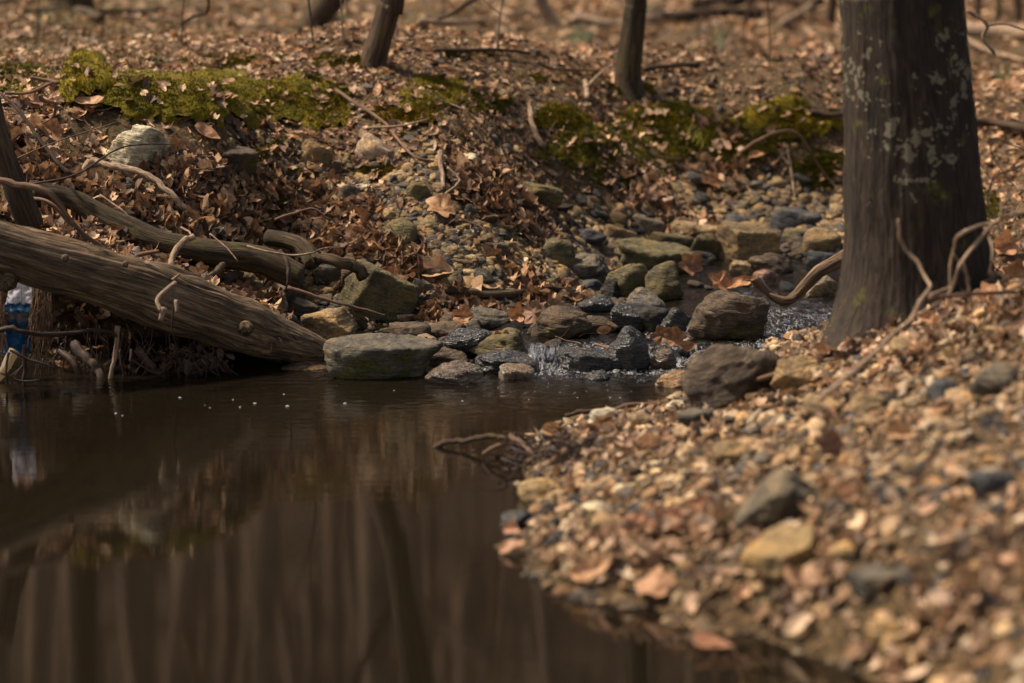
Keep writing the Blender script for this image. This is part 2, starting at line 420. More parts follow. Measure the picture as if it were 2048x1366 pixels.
def mat_ground():
    m, nt, b = newmat('woodland_ground'); q = NB(nt); g = q.n('NewGeometry'); v = g.outputs['Position']
    n1 = q.noise(v, 3, 6, .65); n2 = q.noise(v, 38, 6, .7); n3 = q.noise(v, 1.1, 3, .5)
    c = q.ramp(n2, [(.3, lin(38, 28, 20)), (.5, lin(84, 66, 46)), (.62, lin(124, 98, 68)), (.75, lin(156, 126, 88))])
    c = q.mix(q.ramp(n1, [(.4, 0.), (.6, .6)]), c, q.ramp(n2, [(.3, lin(30, 24, 16)), (.7, lin(96, 80, 46))]))
    vo = q.n('TexVoronoi'); vo.inputs['Scale'].default_value = 9; q.l(v, vo.inputs['Vector'])
    sx = q.n('SeparateXYZ'); q.l(v, sx.inputs[0])
    farm = q.ramp(q.math('MULTIPLY', sx.outputs[1], .01), [(.28, 0.), (.34, 1.)])
    leafy = q.ramp(vo.outputs['Color'], [(.0, lin(34, 26, 19)), (.5, lin(70, 53, 40)), (1., lin(104, 82, 62))])
    c = q.mix(farm, c, leafy)
    q.l(c, b.inputs['Base Color']); b.inputs['Roughness'].default_value = .92; b.inputs['Specular IOR Level'].default_value = .2
    nb = q.bump(n2, 1, .02); nb = q.bump(q.noise(v, 160, 4, .7), .8, .004, nb); q.l(nb, b.inputs['Normal']); return m
M_GROUND = mat_ground()
def mat_water():
    m, nt, b = newmat('creek_water'); q = NB(nt); g = q.n('NewGeometry'); v = g.outputs['Position']
    sx = q.n('SeparateXYZ'); q.l(v, sx.inputs[0])
    # ripples die out with distance from the cascade (a real property of the surface: it is stirred there)
    near = q.ramp(q.math('MULTIPLY', sx.outputs[1], .08), [(.44, .006), (.64, .012), (.76, .035), (.83, .12), (.875, .9)])
    r1 = q.noise(v, 9, 3, .5, (.25, 1.7, 1)); r2 = q.noise(v, 34, 3, .55, (.7, 1.4, 1)); r3 = q.noise(v, 120, 2, .5)
    h = q.math('ADD', r1, q.math('ADD', q.math('MULTIPLY', r2, .30), q.math('MULTIPLY', q.math('MULTIPLY', r3, near), .12)))
    bm_ = q.n('Bump'); bm_.inputs['Distance'].default_value = .022; q.l(near, bm_.inputs['Strength']); q.l(h, bm_.inputs['Height'])
    fr = q.n('Fresnel'); fr.inputs['IOR'].default_value = 1.33; q.l(bm_.outputs[0], fr.inputs['Normal'])
    gl = q.n('BsdfGlossy'); gl.inputs['Roughness'].default_value = .02; q.l(bm_.outputs[0], gl.inputs['Normal'])
    tr = q.n('BsdfTransparent'); tr.inputs[0].default_value = (*lin(92, 84, 66), 1)
    df = q.n('BsdfDiffuse'); df.inputs[0].default_value = (*lin(84, 72, 55), 1); mk = q.n('MixShader'); mk.inputs[0].default_value = .085; q.l(tr.outputs[0], mk.inputs[1]); q.l(df.outputs[0], mk.inputs[2])   # silt in the water
    ms = q.n('MixShader'); q.l(fr.outputs[0], ms.inputs[0]); q.l(mk.outputs[0], ms.inputs[1]); q.l(gl.outputs[0], ms.inputs[2])
    fa = q.n('Attribute', attribute_name='foam_glint'); fn = q.noise(v, 26, 5, .7, (2.2, .8, 1), .8); fn2 = q.noise(v, 210, 2, .6)
    fm = q.math('ADD', q.math('MULTIPLY', fa.outputs['Fac'], .30), q.math('MULTIPLY', q.math('ADD', fn, q.math('MULTIPLY', fn2, .5)), .62))
    fmask = q.ramp(fm, [(.755, 0.), (.86, .45)])                  # foam and sky glints of the stirred water, painted as pale diffuse
    fd = q.n('BsdfDiffuse'); fd.inputs[0].default_value = (.55, .56, .58, 1); fs = q.n('MixShader'); q.l(fmask, fs.inputs[0]); q.l(ms.outputs[0], fs.inputs[1]); q.l(fd.outputs[0], fs.inputs[2])
    q.l(fs.outputs[0], nt.nodes['Material Output'].inputs[0]); return m
M_WATER = mat_water()
def plain(name, c, rough=.8, spec=.3, vary=0.25, scale=40):
    m, nt, b = newmat(name); q = NB(nt); tc = q.n('TexCoord')
    nz = q.noise(tc.outputs['Object'], scale, 4)
    cc = q.ramp(nz, [(.3, tuple(x*(1-vary) for x in c)), (.7, tuple(min(1, x*(1+vary)) for x in c))])
    q.l(cc, b.inputs['Base Color']); b.inputs['Roughness'].default_value = rough; b.inputs['Specular IOR Level'].default_value = spec; return m
def tinted(name, rough=.7, transl=.2):
    m, nt, b = newmat(name); q = NB(nt); at = q.n('Attribute', attribute_name='tint')
    q.l(at.outputs['Color'], b.inputs['Base Color']); b.inputs['Roughness'].default_value = rough; b.inputs['Specular IOR Level'].default_value = .3
    tr = q.n('BsdfTranslucent'); q.l(at.outputs['Color'], tr.inputs[0]); ms = q.n('MixShader'); ms.inputs[0].default_value = transl
    q.l(b.outputs[0], ms.inputs[1]); q.l(tr.outputs[0], ms.inputs[2]); q.l(ms.outputs[0], nt.nodes['Material Output'].inputs[0]); return m
M_GRASS = tinted('grass_blade')
# ------------------------------------------------------------------ ground sheet
def axis(lo, hi, step, a, b, g=1.18):
    c = list(np.arange(lo, hi+step/2, step)); s = step; x = hi
    while x < b: s *= g; x += s; c.append(x)
    s = step; x = lo
    while x > a: s *= g; x -= s; c.insert(0, x)
    return np.array(c)
def sheet(name, xs, ys, fz, mat):
    yy, xx = np.meshgrid(ys, xs, indexing='ij'); z = fz(xx, yy); nx, ny = len(xs), len(ys)
    V = np.c_[xx.ravel(), yy.ravel(), z.ravel()]
    j = np.arange(ny-1)[:, None]*nx; i = np.arange(nx-1)[None]
    F = np.stack([j+i, j+i+1, j+nx+i+1, j+nx+i], -1).reshape(-1, 4)
    return mesh(name, V, F, mat)
xs = axis(-3.0, 3.6, .03, -160, 160); ys = axis(5.0, 18.0, .03, -30, 260)
structure(sheet('ground', xs, ys, H, M_GROUND))
# water: pool, cascade steps and upper creek in one surface
def wz(x, y):
    z = WL(x, y); p = np.c_[x.ravel(), y.ravel(), 0*x.ravel()]
    def st(a, b, v):
        t = np.clip((v-a)/(b-a), 0, 1); return t*t*(3-2*t)
    X = x.ravel(); Y = y.ravel()
    turb = st(10.45, 10.9, Y)*(1-.5*st(11.3, 11.6, Y)) * st(-.75, .0, X)
    turb = np.maximum(turb, 1.2*st(.75, 1.0, X)*st(11.1, 11.3, Y))
    turb = np.maximum(turb, .15*st(9.6, 10.6, Y))
    w = .012*fbm(p*[22, 30, 1], 3)+.004*(1-2*np.abs(vnoise(p*[40, 44, 1]+5)))
    return z+(w*turb).reshape(x.shape)
xs = axis(-1.2, 1.6, .011, -5, 5, 1.15); ys = axis(9.6, 12.4, .011, 1.5, 14.4, 1.1)
wat = structure(sheet('water', xs, ys, wz, M_WATER))
def foam_glint():
    me = wat.data; n = len(me.vertices); c = np.empty(n*3, np.float32); me.vertices.foreach_get('co', c); c = c.reshape(-1, 3); X, Y = c[:, 0], c[:, 1]
    def st(a, b, v):
        t = np.clip((v-a)/(b-a), 0, 1); return t*t*(3-2*t)
    f = st(10.3, 10.95, Y)*(1-.75*st(11.25, 11.5, Y))*st(-.1, .12, X)*(1-.0*X)
    f = np.maximum(f, .9*st(.8, 1.0, X)*st(11.0, 11.3, Y)*(1-.6*st(12, 12.6, Y))); f = np.maximum(f, st(.5, .56, X)*(1-st(.8, .9, X))*st(11.3, 11.45, Y)*(1-st(11.7, 11.85, Y)))
    a = me.attributes.new('foam_glint', 'FLOAT', 'POINT'); a.data.foreach_set('value', f.astype(np.float32))
foam_glint()

# undercut soil lip, added to shade the hollow behind the big log
def lip():
    nu, nv = 90, 26; u = np.linspace(-420, 560, nu); c = np.interp(u, [-420, -60, 60, 200, 330, 450, 560], [.66, .56, .50, .41, .31, .20, .08])
    V = []
    for k in range(nv):
        t = k/(nv-1)                                   # 0..0.6 top from the bank to the lip, 0.6..1 underside back in
        f0 = 10.98+.35*np.clip((130-u)/60, 0, 1)
        if t < .6: d = 12.0-(12.0-f0)*(t/.6); z = c+.02+.10*(1-t/.6)
        else: w = (t-.6)/.4; d = f0+.75*w; z = c-.02-.07*np.sin(w*3.14)**.5-.06*w
        P = D(u, 0*u+600, d+0*u); P[:, 2] = z; V.append(P)
    V = np.array(V); q = V.reshape(-1, 3); q += np.c_[0*q[:, 0], .05*fbm(q*6, 3), .035*fbm(q*7+5, 4)]
    b = (np.arange(nv-1)[:, None]*nu+np.arange(nu-1)[None]).ravel(); F = np.stack([b, b+1, b+nu+1, b+nu], -1)
    o = structure(mesh('shading_lip', q, F, M_GROUND)); return q.reshape(nv, nu, 3)
LIP = lip()

# ------------------------------------------------------------------ scattering one mesh out of many copies
def frames(n, normals, tilt, rg):
    """random rotation: z near the normal (tilted), random spin -> (n,3,3)"""
    z = normals+rg.normal(size=(n, 3))*tilt; z /= np.linalg.norm(z, axis=1, keepdims=True)
    a = rg.normal(size=(n, 3)); x = a-z*(a*z).sum(1, keepdims=True); x /= np.linalg.norm(x, axis=1, keepdims=True)
    y = np.cross(z, x); return np.stack([x, y, z], -1)
def scatter(name, temps, P, Rm, S, C, mat, smooth=True):
    rg = np.random.default_rng(len(P)); which = rg.integers(0, len(temps), len(P)); Vs, Fs, Cs = [], {}, []; o = 0
    S = np.asarray(S, float); S = S[:, None]*np.ones(3) if S.ndim == 1 else S
    for k, (tv, tfs) in enumerate(temps):
        idx = np.where(which == k)[0]
        if not len(idx): continue
        W = tv[None]*S[idx][:, None]; W = np.einsum('nij,nvj->nvi', Rm[idx], W)+P[idx][:, None]
        Vs.append(W.reshape(-1, 3)); Cs.append(np.repeat(C[idx], len(tv), 0))
        for f in tfs:
            Fs.setdefault(f.shape[1], []).append((f[None]+(np.arange(len(idx))*len(tv))[:, None, None]+o).reshape(-1, f.shape[1]))
        o += len(idx)*len(tv)
    return mesh(name, np.vstack(Vs), [np.vstack(v) for v in Fs.values()], mat, smooth=smooth, col=np.vstack(Cs))
def leaf_template(seed, kind, n=14):
    rg = np.random.default_rng(seed+50); a = np.arange(n)/n*2*np.pi
    if kind == 'lobed':
        r = .34+.20*np.abs(np.cos(a*2.5+.0))**1.3; r *= rg.uniform(.85, 1.15, n); sx, sy = 1.0, .95
    elif kind == 'oak':
        r = .42+.10*np.cos(a*7); r *= rg.uniform(.85, 1.12, n); sx, sy = 1.2, .62
    else:
        r = .5*np.ones(n)*rg.uniform(.92, 1.06, n); r[0] *= 1.2; sx, sy = 1.1, .62
    ring = np.c_[r*np.cos(a)*sx, r*np.sin(a)*sy]
    P2 = np.vstack([[0, 0], ring*.52, ring]); x, y = P2[:, 0], P2[:, 1]
    th = rg.uniform(0, 3.14); u = x*math.cos(th)+y*math.sin(th)
    z = rg.uniform(.3, 1.5)*u*u + rg.uniform(.1, .6)*np.abs(y) + rg.uniform(-.25, .25)*x*y*4 + rg.uniform(-.05, .05, len(x))
    V = np.c_[x, y, z-z.mean()]
    j = np.arange(n); k = (j+1) % n
    return V, [np.stack([0*j, 1+j, 1+k], -1), np.stack([1+j, 1+n+j, 1+n+k, 1+k], -1)]
LT = [leaf_template(s, k, 20 if k == 'lobed' else 14) for s, k in enumerate(['lobed', 'oak', 'oval', 'lobed', 'oval', 'oak', 'lobed', 'oval'])]
LTS = [leaf_template(s+30, k, 10) for s, k in enumerate(['oval', 'oak', 'oval', 'oval', 'oak'])]
LEAFC = np.array([lin(192, 156, 122), lin(174, 137, 102), lin(148, 113, 83), lin(116, 86, 63), lin(204, 172, 138), lin(180, 136, 98), lin(86, 64, 50), lin(160, 131, 106), lin(136, 105, 80)])
LEAFD = np.array([lin(92, 68, 52), lin(114, 84, 62), lin(72, 54, 44), lin(132, 100, 74), lin(96, 76, 62)])
def pick(pal, n, rg, v=.18):
    return pal[rg.integers(0, len(pal), n)]*(1+rg.normal(size=(n, 1))*v).clip(.5, 1.6)
def grey(P, k):
    m = P.mean(1, keepdims=True); return P*(1-k)+m*k
LEAFC = grey(LEAFC, .06)*np.array([1.04, 1, .92]); LEAFD = LEAFD*np.array([1.05, 1, .92])
PEB = [stone(1, (1, .8, .55), s, 'ang', .05) for s in range(8)]+[stone(1, (1, .75, .4), s+20, 'slab', .04) for s in range(4)]
PEB = [(v, [f]) for v, f in PEB]
PEB2 = [stone(2, (1, .8, .55), s+40, 'ang', .06) for s in range(7)]+[stone(2, (1, .75, .42), s+60, 'slab', .05) for s in range(5)]
PEB2 = [(v, [f]) for v, f in PEB2]
PEBS = [(v, [f]) for v, f in [stone(2, (1, .8, .5), s+80, 'ang', .09) for s in range(7)]+[stone(2, (1, .7, .3), s+100, 'slab', .08) for s in range(7)]]
PEBC = np.array([lin(176, 140, 96), lin(190, 156, 112), lin(150, 116, 76), lin(168, 124, 78), lin(130, 108, 84), lin(104, 92, 80), lin(74, 70, 70), lin(198, 172, 136), lin(140, 104, 66), lin(180, 148, 104)])
PEBF = np.array([lin(150, 126, 88), lin(134, 110, 78), lin(108, 94, 72), lin(88, 82, 74), lin(160, 134, 98), lin(120, 96, 66), lin(70, 66, 64)])
PEBD = np.array([lin(78, 70, 62), lin(58, 52, 48), lin(96, 80, 62), lin(66, 62, 60), lin(110, 92, 70)])

PEBC = grey(PEBC, .16)
# zones, as world-space discs found once from what stands where:  (px, py, radius m)
def field(x, y, blobs):
    s = np.zeros_like(x)
    for px, py, r in blobs:
        g = G(px, py); s = np.maximum(s, np.exp(-((x-g[0])**2+(y-g[1])**2)/(r*r)))
    return s
def seen(P, m=90):
    """keep what can come into view, with a margin for a step aside"""
    d = P-np.array([0, 0, CAMZ]); f = d[:, 1]*CP-d[:, 2]*SP; v = d[:, 1]*SP+d[:, 2]*CP
    px = 1024+FPX*d[:, 0]/f; py = 683-FPX*v/f
    return (px > -m*3) & (px < 2048+m*3) & (py < 1366+m*2) & (py > -200)
def sample(n, y0, y1, rg, xm=None):
    y = rg.uniform(y0, y1, n); w = y*.20+.25; x = rg.uniform(-1, 1, n)*w
    return x, y
MOSSB = [(160,165,.18),(330,195,.25),(560,200,.25),(650,215,.15),(890,200,.22),(1180,290,.35),(1330,250,.3),(1450,275,.3),(1570,245,.25)]
GRAVB = [(850,450,.5),(760,460,.35),(900,510,.45),(1000,470,.5),(1200,430,.7),(1450,440,.9),(1600,440,.8),(1300,500,.5),(1000,590,.4),(800,620,.35),(1180,520,.5),(620,640,.3),(1090,440,.5),(1640,490,.6)]
PILEB = [(1020,400,.28),(960,370,.2),(1060,440,.22),(700,450,.3),(740,500,.22),(560,440,.3),(450,430,.25),(1070,600,.15),(1280,390,.3)]

# --- leaf litter
def litter():
    rg = np.random.default_rng(5)
    Ps, Ns, Ss, Cs, T = [], [], [], [], []
    def add(x, y, z, s, c, t): Ps.append(np.c_[x, y, z]); Ss.append(s); Cs.append(c); T.append(np.full(len(x), t))
    # far floor and bank
    for n, y0, y1, s0, s1 in ((24000, 11.3, 16, .018, .066), (13000, 16, 22, .04, .10), (9000, 22, 33, .06, .14)):
        x = np.empty(0); y = rg.uniform(y0, y1, n); w = y*.20+.4; x = rg.uniform(-1, 1, n)*w
        g = field(x, y, GRAVB); m = field(x, y, MOSSB); p = field(x, y, PILEB)
        z = H(x, y); wl = WL(x, y)
        keep = (z > wl+.015) & (rg.uniform(size=n) < np.clip((1-.88*g*(z < np.where(x > -.3, .38, .6))-.60*m+.5*p)*(.70+1.2*fbm(np.c_[x*1.3, y*.8, 0*x], 3)), .04, 1))
        keep &= ~((x < -.75) & (y < 11.7) & (z < .36))
        keep &= ~((y < 12.6) & (z < .16) & (rg.uniform(size=n) < .8))
        x, y, z, p = x[keep], y[keep], z[keep], p[keep]; k = len(x)
        s = rg.uniform(s0, s1, k)
        c = pick(LEAFC, k, rg); c *= (1+.45*fbm(np.c_[x*.8, y*.5, 0*x+3], 3))[:, None]; dk = rg.uniform(size=k) < (.14+.5*p); c[dk] = pick(LEAFD, dk.sum(), rg)
        add(x, y, z+rg.uniform(.002, .022, k)+p*rg.uniform(0, .05, k), s, c, .33)
    # piles of curled leaves
    for px, py, r, n, hgt in ((1020,410,.18,360,.10),(965,385,.14,180,.07),(1065,450,.14,160,.06),(700,470,.14,150,.06),(750,520,.13,170,.07),(640,450,.15,130,.06),(560,450,.16,130,.05),(430,440,.2,150,.05),(1075,620,.09,90,.05),(1290,400,.2,90,.03),(330,420,.2,140,.04),(110,440,.2,160,.05),
                              (30,300,.15,80,.05),(200,470,.2,130,.05),(520,510,.12,100,.04),(1440,320,.2,60,.04),(1000,520,.12,40,.02),(1150,605,.08,50,.03),(975,645,.07,40,.03),(905,612,.09,50,.03),(1235,560,.08,40,.03),(850,640,.07,30,.03),(1040,560,.1,50,.03),(820,560,.12,80,.04),(1400,470,.12,40,.02),(1340,470,.1,30,.02)):
        g = G(px, py); a = rg.uniform(0, 6.28, n); rr = r*np.sqrt(rg.uniform(size=n)); x = g[0]+rr*np.cos(a); y = g[1]+rr*np.sin(a)*1.2
        z = H(x, y)+rg.uniform(0, 1, n)*hgt*(1-(rr/r)**2)+.01
        c = pick(LEAFD, n, rg); lt = rg.uniform(size=n) < .6; c[lt] = pick(LEAFC, lt.sum(), rg)
        add(x, y, z, rg.uniform(.05, .11, n), c, .8)
    # near bank
    n = 15000; y = rg.uniform(5.2, 11, n); x = rg.uniform(-.1, 2.6, n); z = H(x, y)
    pz = field(x, y, [(1080,905,.16),(1150,890,.14),(1210,870,.1),(1260,1110,.22),(1380,1080,.2),(1180,1120,.12),(1900,620,.25),(2020,560,.35),(2050,640,.3),(1750,700,.25),(1670,705,.15),(1850,710,.2),(1600,1230,.3),(1450,1200,.15),(1680,1000,.08),(1300,900,.15),(1900,1230,.3)])
    keep = (z > .01) & (rg.uniform(size=n) < .24+.7*pz); x, y, z, pz = x[keep], y[keep], z[keep], pz[keep]; k = len(x)
    c = pick(LEAFC, k, rg); c = grey(c, .12); yl = rg.uniform(size=k) < .55*(1-pz); c[yl] = pick(PEBC, yl.sum(), rg); add(x, y, z+.015+pz*rg.uniform(0, .04, k), rg.uniform(.018, .052, k)*(1+.5*pz), c, .7)
    P = np.vstack(Ps); S = np.concatenate(Ss); C = np.vstack(Cs); t = np.concatenate(T)
    kk = seen(P); P, S, C, t = P[kk], S[kk], C[kk], t[kk]
    N = HN(P[:, 0], P[:, 1])
    far = P[:, 1] > 18
    o = scatter('leaf_litter', LT, P[~far], frames((~far).sum(), N[~far], t[~far, None], rg), S[~far], C[~far], M_LEAF)
    tag(o, 'brown layer of dry fallen leaves over both banks', 'leaf litter', kind='stuff')
    o = scatter('leaf_litter', LTS, P[far], frames(far.sum(), N[far], t[far, None], rg), S[far], C[far], M_LEAF)
    tag(o, 'blurred tan leaves carpeting the flat wood behind the bank', 'leaf litter', kind='stuff')
    # small crumbs: bits of leaf, bark and twig
    n = 30000; y = rg.uniform(11.2, 19, n); x = rg.uniform(-1, 1, n)*(y*.2+.3); z = H(x, y)
    keep = (z > WL(x, y)+.01) & (rg.uniform(size=n) > .75*field(x, y, MOSSB)); x, y, z = x[keep], y[keep], z[keep]; P = np.c_[x, y, z+.006]; k = len(x)
    S = np.c_[rg.uniform(.012, .045, k), rg.uniform(.006, .016, k), rg.uniform(.01, .03, k)]
    c = pick(np.vstack([LEAFC, LEAFD]), k, rg)
    kk = seen(P); P, S, c = P[kk], S[kk], c[kk]
    o = scatter('litter_crumb', LTS, P, frames(len(P), HN(P[:, 0], P[:, 1]), .35, rg), S, c, M_LEAF)
    tag(o, 'crumbled bits of leaf and bark covering the bank soil', 'leaf crumbs', kind='stuff')
litter()
def lip_leaves():
    rg = np.random.default_rng(51); n = 1500; i = rg.integers(2, 16, n); j = rg.integers(0, LIP.shape[1], n); P = LIP[i, j]+rg.normal(size=(n, 3))*[.02, .03, .006]+[0, 0, .012]
    k = P[:, 2] > H(P[:, 0], P[:, 1])-.02; P = P[k]; n = len(P); c = pick(LEAFD, n, rg); lt = rg.uniform(size=n) < .45; c[lt] = pick(LEAFC, lt.sum(), rg)
    o = scatter('leaf_litter', LT, P, frames(n, np.tile([0, -.2, 1.], (n, 1)), .6, rg), rg.uniform(.03, .09, n), c, M_LEAF)
    tag(o, 'brown leaves lying on the soil just behind the big log', 'leaf litter', kind='stuff')
lip_leaves()

# --- gravel
def gravel():
    rg = np.random.default_rng(6)
    # near bank
    def near(n, s0, s1, temps, lift):
        y = rg.uniform(5.0, 10.6, n); x = rg.uniform(-.15, 2.5, n); z = H(x, y)
        keep = (z > -.03); x, y, z = x[keep], y[keep], z[keep]; P = np.c_[x, y, z+lift]; kk = seen(P); P = P[kk]; k = len(P)
        s = s0+(s1-s0)*rg.power(.55, k) if False else s0*(s1/s0)**rg.uniform(0, 1, k)**1.6
        c = pick(PEBC, k, rg, .14); low = P[:, 2] < .05; c[low] *= .62
        return temps, P, s, c
    t, P, s, c = near(26000, .008, .022, PEB, .002); o = scatter('gravel', t, P, frames(len(P), HN(P[:, 0], P[:, 1]), .5, rg), s, c, M_GRAV)
    tag(o, 'out of focus tan grit covering the near bank', 'gravel', kind='stuff')
    t, P, s, c = near(6500, .020, .085, PEBS, .004); o = scatter('pebble', t, P, frames(len(P), HN(P[:, 0], P[:, 1]), .35, rg), s, c, M_GRAV)
    tag(o, 'mixed tan and grey pebbles strewn over the near bank', 'pebbles', kind='stuff')
    # creek bed and foot of the far bank
    ZB = [(880,450,.30,.04,.09,520),(740,430,.22,.03,.08,160),(1000,490,.25,.04,.09,200),(1300,440,.6,.04,.11,520),(1550,440,.55,.05,.12,420),(1480,500,.35,.04,.1,120),(960,620,.3,.035,.08,700),(830,670,.22,.03,.07,260),(1080,600,.25,.035,.08,360),(960,705,.18,.035,.07,200),(1190,650,.2,.04,.09,150),(1120,560,.25,.035,.08,300),(1330,600,.2,.04,.09,140),(1200,600,.2,.04,.09,240),(1290,540,.25,.04,.09,200),(1420,520,.2,.04,.09,120),(660,640,.18,.03,.07,90),(1240,700,.22,.04,.09,40)]
    ZB += [(560,350,.18,.03,.08,60),(450,330,.16,.03,.09,45),(650,370,.18,.03,.08,80),(800,360,.2,.03,.08,90),(560,420,.16,.03,.07,60),(330,400,.14,.03,.08,30),(250,390,.12,.03,.07,24)]
    T3 = [(v, [f]) for v, f in [stone(3, (1, .8, .5), s+180, 'ang', .09) for s in range(6)]+[stone(3, (1, .75, .32), s+200, 'slab', .08) for s in range(6)]]
    PP, SS, CC = [], [], []
    for px, py, rad, s0, s1, n in ZB:
        g = G(px, py); a = rg.uniform(0, 6.28, n); q = rad*np.sqrt(rg.uniform(size=n)); x = g[0]+q*np.cos(a); y = g[1]+q*np.sin(a)*1.3; z = H(x, y); wl = WL(x, y)
        k = (z > wl-.05) & (z < np.where(x > -.3, .40, .80)); x, y, z, wl = x[k], y[k], z[k], wl[k]; P = np.c_[x, y, np.maximum(z, wl-.02)+.008]; c = pick(PEBF, len(x), rg, .15); low = z < wl+.06; c[low] = pick(PEBD, low.sum(), rg, .2)
        PP.append(P); SS.append(s0*(s1/s0)**(rg.uniform(size=len(x))**1.7)); CC.append(c)
    P = np.vstack(PP); o = scatter('cobbles', T3, P, frames(len(P), HN(P[:, 0], P[:, 1]), .28, rg), np.concatenate(SS), np.vstack(CC), M_GRAV)
    tag(o, 'packed irregular stones filling the creek bed and the foot of the far bank', 'stones', kind='stuff')
    n = 52000; y = rg.uniform(11.0, 17.5, n); x = rg.uniform(-1.2, 2.9, n); z = H(x, y); g = np.where(H(x, y) > np.where(x > -.3, .36, .55), .12, 1)*field(x, y, GRAVB+[(1080,640,.4),(900,690,.25),(1250,700,.4),(1500,620,.5),(1650,600,.4)])
    keep = (rg.uniform(size=n) < g*1.5) & (z > -.03); x, y, z = x[keep], y[keep], z[keep]; P = np.c_[x, y, z+.004]; kk = seen(P); P = P[kk]; k = len(P)
    s = .012*(.075/.012)**(rg.uniform(0, 1, k)**1.6)
    c = pick(PEBF, k, rg, .15); low = P[:, 2] < WL(P[:, 0], P[:, 1])+.05; c[low] = pick(PEBD, low.sum(), rg, .2)
    o = scatter('gravel', PEB2, P, frames(k, HN(P[:, 0], P[:, 1]), .4, rg), s, c, M_GRAV)
    tag(o, 'small olive and tan stones filling the creek bed beyond the cascade', 'gravel', kind='stuff')
gravel()
